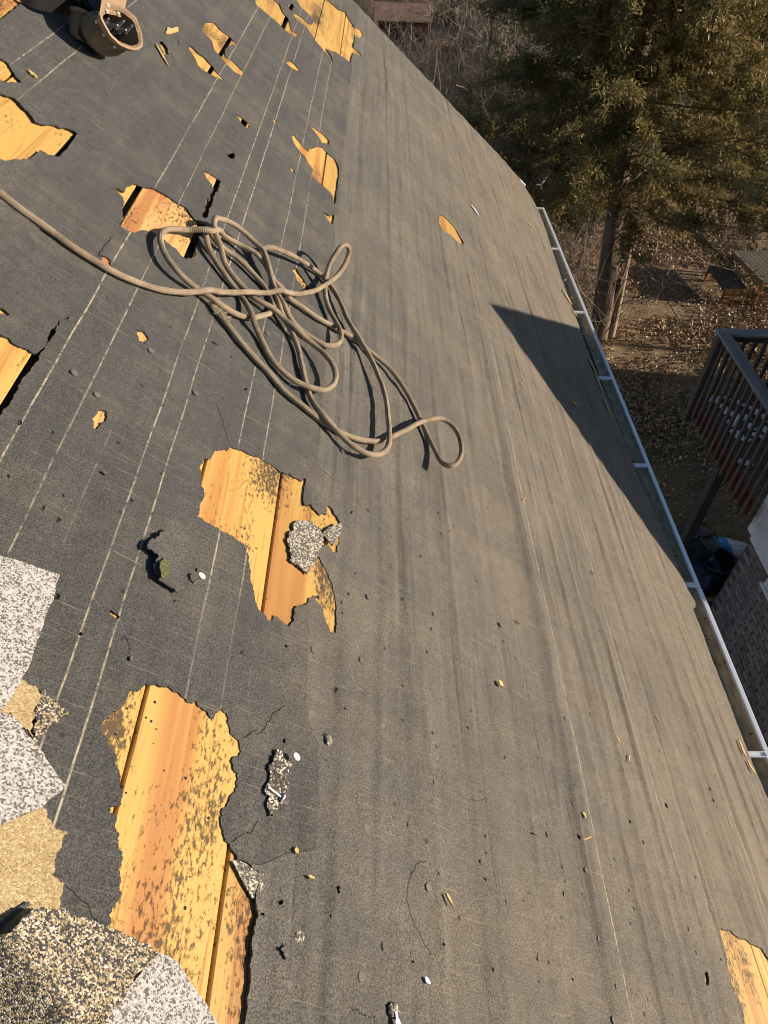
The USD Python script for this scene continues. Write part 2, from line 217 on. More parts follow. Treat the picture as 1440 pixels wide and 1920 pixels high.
def wood(name, pale, deep, stain, soot=0.5, grain=70.0):
    """pine boards along the object's y: grain, streaks of heartwood, crumbs of tar left on the face"""
    mat(name, {'t': ('texture_coordinate', {}), 'oi': ('object_info', {}), 'of': ('combine_xyz', {}), 'ofm': ('math', {'math_type': 'multiply', 'value2': 37.0}), 'add': ('vector_math', {'math_type': 'add'}),
        'm1': ('mapping', {'scale': (grain, 2.2, 4.0)}), 'n1': ('noise_texture', {'scale': 1.0, 'detail': 4.0, 'roughness': 0.6, 'distortion': 0.8}), 'm2': ('mapping', {'scale': (10.0, 0.5, 1.0)}), 'n2': ('noise_texture', {'scale': 1.0, 'detail': 3.0, 'distortion': 0.5}),
        'r1': ('rgb_ramp', {'ramp': [(0.28, tuple(0.8 * x for x in deep)), (0.36, deep), (0.46, pale), (0.64, pale), (0.72, tuple(0.8 * a + 0.2 * b for a, b in zip(pale, deep)))]}),
        'r2': ('map_range', {'from_min': 0.52, 'from_max': 0.62, 'to_min': 0.0, 'to_max': 0.85, 'clamp': True}), 'mx': ('mix_color', {'b': stain}),
        'v': ('map_range', {'from_min': 0, 'from_max': 1, 'to_min': 0.82, 'to_max': 1.08}), 'vc': ('combine_xyz', {}), 'mv': ('mix_color', {'blend_type': 'multiply', 'fac': 1.0}),
        'm3': ('mapping', {'scale': (150.0, 62.0, 10.0)}), 'n3': ('noise_texture', {'scale': 1.0, 'detail': 6.0, 'roughness': 0.72}), 'm4': ('mapping', {'scale': (6.5, 2.6, 3.0)}), 'n4': ('noise_texture', {'scale': 1.0, 'detail': 2.0}),
        'k': ('math', {'math_type': 'multiply_add', 'value2': 0.95}), 'r3': ('map_range', {'from_min': 1.11 - 0.07 * soot, 'from_max': 1.20 - 0.07 * soot, 'to_min': 0.0, 'to_max': 0.9, 'clamp': True}), 'mt': ('mix_color', {'b': (0.036, 0.026, 0.021)}),
        'b': ('bump', {'strength': 0.25, 'distance': 0.002}), 'b2': ('bump', {'strength': 0.5, 'distance': 0.002}), 'p': ('principled_bsdf', {'roughness': 0.62, 'specular_ior_level': 0.3})},
        [('oi.random', 'ofm.value1'), ('ofm.value', 'of.x'), ('ofm.value', 'of.y'), ('t.object', 'add.vector1'), ('of.vector', 'add.vector2'),
         ('add.vector', 'm1.vector'), ('m1.vector', 'n1.vector'), ('add.vector', 'm2.vector'), ('m2.vector', 'n2.vector'), ('n1.fac', 'r1.fac'), ('n2.fac', 'r2.value'), ('r1.color', 'mx.a'), ('r2.result', 'mx.fac'),
         ('oi.random', 'v.value'), ('v.result', 'vc.x'), ('v.result', 'vc.y'), ('v.result', 'vc.z'), ('mx.result', 'mv.a'), ('vc.vector', 'mv.b'),
         ('t.object', 'm3.vector'), ('m3.vector', 'n3.vector'), ('t.object', 'm4.vector'), ('m4.vector', 'n4.vector'), ('n4.fac', 'k.value1'), ('n3.fac', 'k.value3'), ('k.value', 'r3.value'), ('r3.result', 'mt.fac'), ('mv.result', 'mt.a'), ('mt.result', 'p.base_color'),
         ('n1.fac', 'b.height'), ('r3.result', 'b2.height'), ('b.normal', 'b2.normal'), ('b2.normal', 'p.normal')])
wood('pine_board', (0.47, 0.285, 0.078), (0.34, 0.175, 0.046), (0.33, 0.140, 0.040), 0.95)
wood('pine_dark', (0.48, 0.28, 0.105), (0.31, 0.14, 0.048), (0.29, 0.12, 0.04), 1.1)
wood('splinter', (0.52, 0.34, 0.14), (0.42, 0.23, 0.08), (0.45, 0.26, 0.09), -3.0)

def granules(name, stops, scale=430.0, patch=None):
    mat(name, {'t': ('texture_coordinate', {}), 'v': ('voronoi_texture', {'scale': scale}), 's': ('separate_color', {}), 'n': ('noise_texture', {'scale': 38.0, 'detail': 4.0, 'roughness': 0.7}), 'a': ('math', {'math_type': 'multiply_add', 'value2': 0.7}), 'a0': ('math', {'math_type': 'subtract', 'value2': 0.5}),
        'r': ('rgb_ramp', {'ramp': stops}), 'b': ('bump', {'strength': 0.6, 'distance': 0.0016, 'invert': True}), 'p': ('principled_bsdf', {'roughness': 0.8, 'specular_ior_level': 0.4})},
        [('t.object', 'v.vector'), ('t.object', 'n.vector'), ('v.color', 's.color'), ('n.fac', 'a0.value1'), ('a0.value', 'a.value1'), ('s.r', 'a.value3'), ('a.value', 'r.fac'), ('r.color', 'p.base_color'), ('v.distance', 'b.height'), ('b.normal', 'p.normal')])
granules('granule_white', [(0.0, (0.10, 0.085, 0.075)), (0.24, (0.11, 0.095, 0.085)), (0.38, (0.29, 0.27, 0.25)), (0.65, (0.38, 0.36, 0.34)), (1.0, (0.46, 0.44, 0.42))], 430.0)
granules('granule_tan', [(0.0, (0.20, 0.135, 0.055)), (0.3, (0.29, 0.21, 0.095)), (0.7, (0.36, 0.27, 0.135)), (0.95, (0.46, 0.37, 0.22))], 520.0)
granules('granule_dark', [(0.0, (0.02, 0.02, 0.022)), (0.42, (0.05, 0.048, 0.05)), (0.5, (0.20, 0.15, 0.075)), (0.75, (0.33, 0.25, 0.13)), (0.9, (0.46, 0.40, 0.30)), (1.0, (0.54, 0.50, 0.45))], 460.0)
granules('granule_grey', [(0.0, (0.03, 0.03, 0.03)), (0.4, (0.09, 0.085, 0.075)), (0.7, (0.26, 0.22, 0.16)), (1.0, (0.52, 0.47, 0.38))], 330.0)
plain('tar', (0.020, 0.019, 0.018), 0.6, 0.4, 40, 0.6, 150, c2=(0.05, 0.043, 0.035))
granules('grit_black', [(0.0, (0.015, 0.013, 0.011)), (0.55, (0.05, 0.04, 0.03)), (0.75, (0.13, 0.10, 0.07)), (0.95, (0.45, 0.40, 0.32)), (1.0, (0.6, 0.55, 0.5))], 330.0)
granules('moss', [(0.0, (0.03, 0.035, 0.015)), (0.5, (0.08, 0.085, 0.03)), (1.0, (0.16, 0.14, 0.06))], 400.0)
plain('void', (0.012, 0.011, 0.010), 0.95)
plain('aluminium', (0.90, 0.91, 0.92), 0.34, 0.05, 25, 0.05, 70, metal=0.35)
plain('galv', (0.62, 0.62, 0.60), 0.38, 0.2, 30, 0.1, 90, metal=0.55)
plain('nail_head', (0.72, 0.70, 0.64), 0.45, 0.15, 90, 0.1, 200, metal=0.2)
plain('cap_dusty', (0.125, 0.108, 0.086), 0.75, 0.3, 60, 0.3, 200, c2=(0.085, 0.074, 0.062))
plain('white_paint', (0.76, 0.77, 0.78), 0.4, 0.12, 14, 0.12, 60, c2=(0.52, 0.52, 0.50))
plain('gutter_stain', (0.58, 0.48, 0.30), 0.42, 0.3, 18, 0.4, 40, c2=(0.24, 0.19, 0.12), stretch=(3, 0.8, 3))
plain('gutter_dirt', (0.11, 0.10, 0.088), 0.95, 0.4, 60, 0.9, 160, c2=(0.03, 0.027, 0.024), dist=0.012)
plain('siding', (0.60, 0.60, 0.63), 0.5, 0.06, 3, 0.08, 40)
plain('brick', (0.27, 0.225, 0.21), 0.9, 0.45, 12, 0.5, 55, c2=(0.16, 0.125, 0.12))
plain('mortar', (0.075, 0.07, 0.065), 0.95, 0.3, 30, 0.6, 120)
plain('grey_wood', (0.115, 0.090, 0.070), 0.8, 0.4, 3.0, 0.9, 9.0, stretch=(9, 9, 9), c2=(0.048, 0.038, 0.031))
plain('weathered_cap', (0.28, 0.26, 0.235), 0.75, 0.4, 1.6, 0.9, 6.0, stretch=(30, 1.5, 12), c2=(0.075, 0.075, 0.078))
plain('weathered_cap_cross', (0.31, 0.29, 0.265), 0.75, 0.4, 1.6, 0.9, 6.0, stretch=(1.5, 30, 12), c2=(0.12, 0.12, 0.125))
plain('red_paint', (0.20, 0.030, 0.024), 0.6, 0.4, 10, 0.3, 40)
plain('paper', (0.66, 0.68, 0.72), 0.7, 0.12, 12, 0.2, 40)
plain('teak', (0.36, 0.16, 0.055), 0.6, 0.3, 8, 0.3, 50, c2=(0.20, 0.085, 0.035))
plain('teak_top', (0.165, 0.135, 0.095), 0.7, 0.4, 6, 0.4, 40, c2=(0.085, 0.07, 0.045))
plain('bench_slat', (0.050, 0.047, 0.042), 0.65, 0.4, 8, 0.3, 40)
plain('bark', (0.27, 0.19, 0.125), 0.95, 0.5, 2.2, 1.0, 6.0, stretch=(7, 7, 0.9), c2=(0.075, 0.052, 0.036), dist=0.03)
plain('peeled_wood', (0.42, 0.32, 0.21), 0.85, 0.4, 3, 0.6, 14, c2=(0.24, 0.16, 0.10), stretch=(6, 6, 0.8))
plain('bare_bark', (0.19, 0.145, 0.105), 0.9, 0.4, 3, 0.7, 14, c2=(0.085, 0.066, 0.05), dist=0.01)
plain('dead_twig', (0.46, 0.345, 0.225), 0.9, 0.35, 4, 0.5, 20, c2=(0.20, 0.14, 0.09))
plain('shed_red', (0.12, 0.030, 0.024), 0.8, 0.35, 3, 0.4, 20)
plain('shed_roof', (0.20, 0.125, 0.09), 0.9, 0.35, 3, 0.6, 24)
plain('bin_plastic', (0.032, 0.038, 0.036), 0.5, 0.2, 8, 0.1, 40)
plain('tub_black', (0.016, 0.017, 0.020), 0.45, 0.2, 8, 0.1, 40)
plain('tarp_blue', (0.012, 0.022, 0.085), 0.5, 0.35, 9, 0.6, 26, dist=0.02)
plain('leather', (0.24, 0.155, 0.085), 0.65, 0.45, 14, 0.5, 90, c2=(0.085, 0.06, 0.04))
plain('leather_olive', (0.24, 0.175, 0.095), 0.65, 0.45, 16, 0.5, 90, c2=(0.065, 0.052, 0.036))
plain('leather_trim', (0.30, 0.195, 0.105), 0.6, 0.35, 14, 0.5, 90)
plain('leather_dark', (0.020, 0.018, 0.018), 0.55, 0.3, 14, 0.4, 90)
plain('canvas', (0.36, 0.30, 0.20), 0.8, 0.35, 12, 0.5, 160)
plain('tool_steel', (0.20, 0.20, 0.20), 0.55, 0.3, 20, 0.2, 60, metal=0.5)
plain('foundation', (0.30, 0.29, 0.28), 0.9, 0.2, 4, 0.3, 30)
plain('earth_red', (0.12, 0.060, 0.042), 0.95, 0.4, 9, 0.8, 40, c2=(0.06, 0.035, 0.026), dist=0.02)
# the printed bag: blue band, dark lines of print
mat('printed_bag', {'t': ('texture_coordinate', {}), 'sx': ('separate_xyz', {}), 'n': ('noise_texture', {'scale': 60.0, 'detail': 2.0}), 'w': ('wave_texture', {'bands_direction': 'y', 'scale': 9.0, 'distortion': 0.7}), 'r': ('rgb_ramp', {'ramp': [(0.0, (0.50, 0.53, 0.60)), (0.10, (0.50, 0.53, 0.60)), (0.13, (0.72, 0.75, 0.80)), (1.0, (0.72, 0.75, 0.80))], 'interpolate': False}),
    'bl': ('math', {'math_type': 'less_than', 'value2': -0.06}), 'mx': ('mix_color', {'b': (0.06, 0.26, 0.62)}), 'p': ('principled_bsdf', {'roughness': 0.4})},
    [('t.object', 'sx.vector'), ('t.object', 'w.vector'), ('w.fac', 'r.fac'), ('sx.x', 'bl.value1'), ('bl.value', 'mx.fac'), ('r.color', 'mx.a'), ('mx.result', 'p.base_color')])
# rope: a braid in its own length and round coordinates
mat('rope_braid', {'u': ('uvmap', {'attribute': 'st'}), 'sx': ('separate_xyz', {}), 'a': ('math', {'math_type': 'multiply', 'value2': 2.0 * math.pi * 6}), 'b1': ('math', {'math_type': 'multiply', 'value2': 2 * math.pi * 95.0}), 'p1': ('math', {'math_type': 'add'}), 'p2': ('math', {'math_type': 'subtract'}), 's1': ('math', {'math_type': 'sine'}), 's2': ('math', {'math_type': 'sine'}), 'mm': ('math', {'math_type': 'multiply'}),
    't': ('texture_coordinate', {}), 'n': ('noise_texture', {'scale': 14.0, 'detail': 5.0, 'roughness': 0.7}), 'r': ('rgb_ramp', {'ramp': [(0.25, (0.12, 0.088, 0.058)), (0.5, (0.26, 0.198, 0.132)), (0.75, (0.36, 0.285, 0.20))]}), 'mr': ('map_range', {'from_min': -1, 'from_max': 1, 'to_min': 0.80, 'to_max': 1.08}), 'cc': ('combine_xyz', {}), 'mx': ('mix_color', {'blend_type': 'multiply', 'fac': 1.0}),
    'bp': ('bump', {'strength': 0.55, 'distance': 0.0012}), 'p': ('principled_bsdf', {'roughness': 0.85, 'specular_ior_level': 0.25})},
    [('u.UV', 'sx.vector'), ('sx.x', 'a.value1'), ('sx.y', 'b1.value1'), ('a.value', 'p1.value1'), ('b1.value', 'p1.value2'), ('a.value', 'p2.value1'), ('b1.value', 'p2.value2'), ('p1.value', 's1.value1'), ('p2.value', 's2.value1'), ('s1.value', 'mm.value1'), ('s2.value', 'mm.value2'),
     ('t.object', 'n.vector'), ('n.fac', 'r.fac'), ('mm.value', 'mr.value'), ('mr.result', 'cc.x'), ('mr.result', 'cc.y'), ('mr.result', 'cc.z'), ('r.color', 'mx.a'), ('cc.vector', 'mx.b'), ('mx.result', 'p.base_color'), ('mm.value', 'bp.height'), ('bp.normal', 'p.normal')])
def leafy(name, stops, scale=2.2, trans=0.3):
    mat(name, {'g': ('geometry', {}), 'n': ('noise_texture', {'scale': scale, 'detail': 4.0, 'roughness': 0.75}), 'w': ('noise_texture', {'scale': 24.0, 'detail': 2.0}), 'a': ('math', {'math_type': 'multiply_add', 'value2': 0.45}), 'a0': ('math', {'math_type': 'subtract', 'value2': 0.5}), 'r': ('rgb_ramp', {'ramp': stops}), 'p': ('principled_bsdf', {'roughness': 0.6, 'specular_ior_level': 0.25}), 'tr': ('translucent_bsdf', {}), 'mc': ('mix_closure', {'fac': trans})},
        [('g.position', 'n.vector'), ('g.position', 'w.vector'), ('w.fac', 'a0.value1'), ('a0.value', 'a.value1'), ('n.fac', 'a.value3'), ('a.value', 'r.fac'), ('r.color', 'p.base_color'), ('r.color', 'tr.color'), ('p.BSDF', 'mc.closure1'), ('tr.BSDF', 'mc.closure2')], surface='mc.closure')
leafy('cedar_spray', [(0.25, (0.055, 0.054, 0.026)), (0.42, (0.155, 0.135, 0.052)), (0.55, (0.30, 0.225, 0.078)), (0.68, (0.40, 0.28, 0.11)), (0.8, (0.23, 0.215, 0.16))])
mat('leaf_litter', {'oi': ('object_info', {}), 'g': ('geometry', {}), 'w': ('white_noise_texture', {'dimensions': '3D'}), 'mp': ('vector_math', {'math_type': 'snap', 'vector2': (0.06, 0.06, 5.0)}), 'r': ('rgb_ramp', {'ramp': [(0.0, (0.10, 0.058, 0.030)), (0.25, (0.26, 0.155, 0.076)), (0.55, (0.44, 0.285, 0.145)), (0.9, (0.52, 0.37, 0.21)), (1.0, (0.62, 0.50, 0.34))]}), 'p': ('principled_bsdf', {'roughness': 0.65})},
    [('g.position', 'mp.vector1'), ('mp.vector', 'w.vector'), ('w.value', 'r.fac'), ('r.color', 'p.base_color')])
mat('yard_ground', {'g': ('geometry', {}), 'n': ('noise_texture', {'scale': 0.55, 'detail': 6.0, 'roughness': 0.7}), 'n2': ('noise_texture', {'scale': 16.0, 'detail': 6.0, 'roughness': 0.8}), 'r': ('rgb_ramp', {'ramp': [(0.28, (0.11, 0.088, 0.046)), (0.45, (0.21, 0.140, 0.076)), (0.62, (0.31, 0.21, 0.115)), (0.8, (0.20, 0.17, 0.075))]}), 'r2': ('rgb_ramp', {'ramp': [(0.3, (0.45, 0.42, 0.38)), (0.5, (1.0, 1.0, 1.0)), (0.7, (1.7, 1.55, 1.35))]}), 'm': ('mix_color', {'blend_type': 'multiply', 'fac': 1.0, 'use_clamp': False}), 'b': ('bump', {'strength': 1.0, 'distance': 0.05}), 'p': ('principled_bsdf', {'roughness': 0.95})},
    [('g.position', 'n.vector'), ('g.position', 'n2.vector'), ('n.fac', 'r.fac'), ('n2.fac', 'r2.fac'), ('r.color', 'm.a'), ('r2.color', 'm.b'), ('m.result', 'p.base_color'), ('n2.fac', 'b.height'), ('b.normal', 'p.normal')])
leafy('grass_green', [(0.3, (0.035, 0.055, 0.015)), (0.6, (0.075, 0.10, 0.03)), (0.8, (0.12, 0.11, 0.05))], 6.0)

# ---------------------------------------------------------------- ground
gx = np.concatenate([np.linspace(-400, -30, 12)[:-1], np.linspace(-30, 45, 76), np.linspace(45, 400, 12)[1:]]); gy = np.concatenate([np.linspace(-200, -10, 8)[:-1], np.linspace(-10, 75, 86), np.linspace(75, 900, 14)[1:]])
GX, GY = np.meshgrid(gx, gy, indexing='ij')
def terrain(x, y):
    p = np.stack([np.asarray(x, float) * 0.22, np.asarray(y, float) * 0.22, np.zeros(np.shape(x))], -1)
    return (meshkit.fbm(p, 3, 3) - 0.5) * 0.35 * np.clip((np.asarray(y) - 9) / 8, 0.1, 1)
gv = np.stack([GX, GY, terrain(GX, GY)], -1).reshape(-1, 3)
i, j = np.meshgrid(np.arange(len(gx) - 1), np.arange(len(gy) - 1), indexing='ij'); n_ = len(gy)
gf = np.stack([i * n_ + j, (i + 1) * n_ + j, (i + 1) * n_ + j + 1, i * n_ + j + 1], -1).reshape(-1, 4)
p = usdkit.mesh(stage, '/World/ground', (gv, gf), M['yard_ground'], smooth=True); keys(p.GetPrim(), kind='structure', label='yard ground of bare brown earth under leaf litter')

# ---------------------------------------------------------------- torn holes in the felt, traced on the roof plane
O1, O2, O4, O5, O7, O9 = (0, 0), (480, 0), (0, 640), (480, 640), (0, 1280), (960, 1280)
HOLES = [
    crop(O7, [(560,240),(575,215),(610,205),(610,180),(650,165),(690,110),(740,50),(790,35),(815,15),(870,12),(905,30),(960,45),(1000,65),(1030,90),(1060,115),(1095,110),(1105,130),(1140,160),(1170,190),(1195,205),(1210,170),(1240,145),(1255,170),(1280,210),(1285,250),(1305,300),(1340,325),(1345,370),(1355,395),(1305,425),(1295,450),(1305,490),(1330,510),(1330,590),(1290,640),(1270,690),(1245,750),(1235,800),(1250,850),(1280,910),(1300,950),(1320,1000),(1425,1060),(1440,1062),(1425,1260),(1410,1400),(1398,1500),(1390,1640),(1360,1920),(1340,2100),(1000,2200),(600,1900),(560,1500),(610,1390),(620,1330),(605,1310),(640,1250),(680,1190),(675,1100),(665,1050),(680,950),(665,860),(650,770),(605,740),(610,705),(640,700),(665,700),(680,650),(665,600),(660,510),(650,485),(640,470),(640,410),(600,360),(580,300),(555,270)]),
    [(402,847),(425,847),(428,837),(447,845),(480,858),(487,860),(500,870),(513,877),(523,887),(540,890),(550,898),(563,905),(571,900),(568,950),(583,952),(597,968),(610,967),(608,953),(613,950),(623,962),(632,977),(636,990),(635,1013),(630,1038),(623,1038),(607,1023),(595,1037),(597,1045),(610,1067),(620,1090),(627,1117),(628,1190),(617,1187),(608,1167),(603,1140),(587,1117),(573,1133),(552,1138),(548,1167),(540,1180),(530,1170),(518,1157),(510,1155),(503,1165),(490,1150),(480,1133),(473,1107),(467,1063),(457,1023),(413,997),(383,980),(368,970),(373,950),(379,917),(374,905),(373,880),(379,866),(392,862)],
    [(210,355),(217,356),(230,363),(237,350),(247,346),(277,355),(290,357),(313,370),(347,390),(363,413),(372,421),(386,424),(377,440),(371,455),(366,476),(358,486),(348,490),(337,480),(330,470),(310,453),(290,440),(267,433),(243,438),(223,427),(230,413),(227,397),(230,373),(217,362)],
    [(377,322),(383,322),(413,340),(410,352),(402,366),(398,380),(390,395),(384,412),(379,410),(384,395),(389,380),(394,365),(399,356),(396,347),(385,333)],
    crop(O1, [(-300,500),(-80,520),(0,540),(60,560),(100,590),(150,640),(190,700),(220,710),(270,710),(330,730),(400,745),(432,768),(320,897),(265,890),(215,860),(195,880),(150,910),(60,915),(0,915),(-120,905),(-300,900)]),
    crop(O1, [(-120,260),(0,340),(50,380),(80,430),(115,480),(50,475),(0,465),(-120,440)]),
    [(-60,-30),(30,-30),(44,2),(60,14),(64,20),(52,14),(42,6),(4,38),(-60,80)],
    crop(O1, [(1125,175),(1160,130),(1200,130),(1240,175),(1290,210),(1330,255),(1290,265),(1260,280),(1265,320),(1310,350),(1370,410),(1365,430),(1320,410),(1280,370),(1240,325),(1200,285),(1190,240),(1150,200)]),
    crop(O1, [(1050,270),(1075,265),(1110,305),(1150,330),(1190,375),(1210,405),(1250,440),(1262,460),(1210,440),(1150,410),(1110,375),(1095,330)]),
    crop(O1, [(885,248),(905,243),(940,295),(944,320),(920,318),(900,285)]),
    crop(O1, [(1325,645),(1370,675),(1405,700),(1400,722),(1375,715),(1350,690)]),
    crop(O1, [(1272,870),(1310,866),(1317,897),(1290,893)]),
    crop(O1, [(-60,1740),(0,1745),(45,1775),(40,1790),(0,1778),(-60,1770)]),
    crop(O4, [(-120,-20),(0,-30),(60,10),(130,45),(190,75),(214,60),(300,-66),(312,-75),(310,-45),(212,95),(200,125),(100,250),(50,365),(0,420),(-120,520)]),
    [(257,622),(272,628),(280,640),(270,647),(258,640)],
    crop(O4, [(510,430),(540,395),(575,390),(605,405),(595,440),(560,460),(545,500),(515,490)]),
    crop(O2, [(-40,-60),(60,-80),(100,0),(130,30),(150,80),(175,100),(190,150),(200,175),(240,200),(215,210),(165,175),(120,130),(60,80),(0,30)]),
    crop(O2, [(180,30),(205,20),(215,45),(203,66),(185,52)]),
    crop(O2, [(215,-60),(225,0),(250,40),(300,90),(320,120),(310,140),(285,130),(255,100),(215,75),(210,90),(240,125),(280,150),(330,230),(400,320),(428,352),(425,330),(390,280),(440,295),(480,320),(530,355),(545,300),(595,322),(580,300),(545,270),(555,200),(575,215),(600,205),(590,175),(550,155),(520,110),(500,70),(460,55),(440,35),(400,0),(380,-70)]),
    crop(O2, [(165,360),(190,345),(220,370),(248,410),(190,380)]),
    crop(O2, [(85,675),(100,670),(115,690),(105,697)]),
    crop(O2, [(290,700),(330,725),(380,765),(410,800),(405,820),(370,805),(340,760)]),
    crop(O2, [(195,770),(215,765),(240,800),(270,835),(295,855),(300,840),(340,825),(380,840),(400,865),(440,900),(462,955),(455,1040),(440,1155),(428,1150),(425,1110),(410,1080),(370,1045),(330,1015),(315,985),(320,965),(300,935),(280,895),(240,850),(205,800)]),
    crop(O2, [(362,1190),(400,1215),(435,1215),(430,1275),(400,1245)]),
    crop(O2, [(195,945),(210,960),(215,978),(195,965)]),
    crop(O2, [(200,1515),(220,1515),(250,1560),(268,1590),(292,1620),(280,1640),(265,1620),(235,1590),(220,1560)]),
    crop(O2, [(1025,1220),(1050,1215),(1090,1255),(1110,1275),(1130,1310),(1165,1370),(1160,1385),(1130,1365),(1105,1340),(1060,1305),(1040,1290),(1025,1260)]),
    crop(O9, [(1155,1395),(1175,1390),(1220,1395),(1260,1430),(1300,1445),(1350,1475),(1390,1490),(1420,1530),(1440,1560),(1560,1700),(1640,2100),(1345,2100),(1300,1920),(1275,1800),(1240,1740),(1225,1680),(1190,1500)]),
    crop(O9, [(1075,1630),(1087,1628),(1098,1690),(1092,1707),(1077,1695)]),
    crop(O1, [(565,1440),(620,1470),(630,1500),(600,1505),(560,1490)]),
    crop(O1, [(1155,1130),(1175,1120),(1172,1150),(1158,1165)]),
    crop(O4, [(605,1515),(625,1520),(640,1540),(665,1555),(655,1575),(635,1562),(612,1540)]),
]
hole_polys = [good(Polygon(roughen(roofs(h), 0.0046, 50 + k, 6))) for k, h in enumerate(HOLES)]
holes = unary_union(hole_polys)
hole_pts = np.vstack([np.array(g.exterior.segmentize(0.008).coords) for g in (holes.geoms if isinstance(holes, MultiPolygon) else [holes])])
hole_tree = cKDTree(hole_pts)
# cracks and the lifted flap's tear: narrow cuts
TEAR = roofs(crop(O4, [(905,1085),(880,1095),(850,1130),(810,1165),(815,1188),(850,1200),(868,1215),(858,1260),(862,1310),(880,1350),(930,1385),(980,1420)]))
tear_line = LineString(TEAR)
CRACKS = [(roofs(crop((480,1280), [(950,1010),(900,1020),(868,1070),(848,1150),(845,1230),(870,1320),(910,1410),(950,1490),(975,1530)])), 0.0016), (roofs(crop((480,1280), [(0,298),(40,265),(70,220),(100,165),(145,140)])), 0.0018),
          (roofs(crop(O4, [(1215,360),(1245,440),(1270,520),(1280,575)])), 0.0018), (roofs(crop(O5, [(320,690),(370,730),(435,785)])), 0.0016), (roofs(crop(O1, [(470,805),(510,840),(560,862)])), 0.0025), (roofs(crop(O1, [(955,300),(965,340),(995,355)])), 0.0025), (roofs(crop(O1, [(975,220),(995,240),(995,262)])), 0.0025),
          (roofs(crop(O2, [(1165,1530),(1185,1560),(1200,1595),(1190,1605)])), 0.003), (roofs(crop(O2, [(45,425),(80,455),(115,490)])), 0.004), (roofs(crop(O2, [(462,940),(480,980),(530,1055)])), 0.002), (roofs(crop((480,1280), [(530,1835),(570,1860),(610,1885),(660,1880)])), 0.0016),
          (roofs(crop((480,1280), [(1110,610),(1150,640),(1190,665),(1250,670),(1290,655)])), 0.0014), (roofs(crop(O7, [(1440,270),(1400,290),(1365,310)])), 0.0018), (roofs(crop(O7, [(1440,780),(1400,850),(1340,870),(1300,900)])), 0.0016), (roofs(crop(O1, [(620,1335),(605,1362),(588,1378),(572,1412),(550,1450)])), 0.0025),
          (roofs(crop(O7, [(365,1150),(430,1210),(500,1290),(540,1345)])), 0.0012), (roofs(crop(O4, [(690,1655),(715,1720),(735,1775)])), 0.0012), (roofs(crop(O4, [(230,90),(268,110)])), 0.002), (roofs(crop(O1, [(330,1810),(312,1845),(300,1852),(280,1890),(265,1910)])), 0.003)]
cuts = [LineString(roughen(pl, 0.003, 90 + k, 3, closed=False)).buffer(w * 0.42) for k, (pl, w) in enumerate(CRACKS)]
# nail holes: places read off the photograph and more of the same, thinly
NAILHOLES = crop((480,1280), [(443,45),(490,150),(822,215),(735,50),(1200,160),(1182,258),(982,288),(1002,362),(968,482),(984,566),(718,537),(775,685),(768,762),(846,800),(742,922),(444,1172),(410,1322),(708,1487),(1040,1478),(1010,1080),(1195,712),(1282,868),(1286,960),(1278,1110),(1248,1008),(1320,1614),(1396,1236),(1388,424),(120,1240),(22,1305),(820,20),(868,1520),(876,1570),(786,1840),(145,335)])
NAILHOLES += crop(O9, [(140,425),(140,365),(280,210),(335,580),(370,720),(368,874),(380,745),(183,797),(182,862),(275,1045),(292,1118),(55,1225),(280,1185),(652,790),(732,900),(650,1165),(735,965),(820,970),(895,1105),(1020,1095),(660,1350),(480,1360),(135,1545),(200,1578),(145,1680),(335,1668),(568,1720),(525,1170),(845,1488),(1025,1520),(985,1388),(880,1655),(945,1810),(755,1780),(755,200),(752,155),(880,238),(458,485),(1100,600),(1120,665),(1085,870),(680,1270),(570,995),(1190,1240),(1165,1560)])
NAILHOLES += crop(O5, [(1055,75),(1105,1040),(1075,1078),(550,1308),(515,1425),(480,1535),(478,1472),(988,1542),(978,1618),(718,1735),(952,1752),(163,1722),(750,1278),(915,1213),(1240,960),(1345,1727),(345,1440),(530,965),(1350,895)])
NAILHOLES += crop(O4, [(105,465),(900,748),(910,370),(660,575),(1055,415),(968,335),(735,900),(350,875),(445,1655),(310,1450),(1300,90),(290,520),(175,370),(235,950),(325,1010),(40,765),(410,185),(980,1460),(940,1310),(980,1285),(1095,1290),(1358,1750)])
NAILHOLES += crop(O1, [(1055,600),(510,655),(240,900),(665,460),(635,435),(430,1480),(375,1795)])
NAILHOLES += crop(O2, [(970,960),(1090,1640),(425,1390),(1190,1555),(980,880),(645,1065),(715,1100)])
r_ = np.random.default_rng(5)
def pock(c, r): a = np.sort(r_.uniform(0, 6.28, 7)); k = r_.uniform(0.45, 1.25, 7) * r; st = r_.uniform(1.0, 1.9); return good(Polygon(np.stack([c[0] + k * np.cos(a), c[1] + k * st * np.sin(a)], 1)))
nh = [pock(roof(*q), r_.uniform(0.0030, 0.0054)) for q in NAILHOLES]
for k in range(12):
    nh.append(pock((r_.uniform(0.7, 2.8), r_.uniform(0.2, 5.5)), r_.uniform(0.002, 0.0035)))
cutall = unary_union([holes] + cuts + nh)

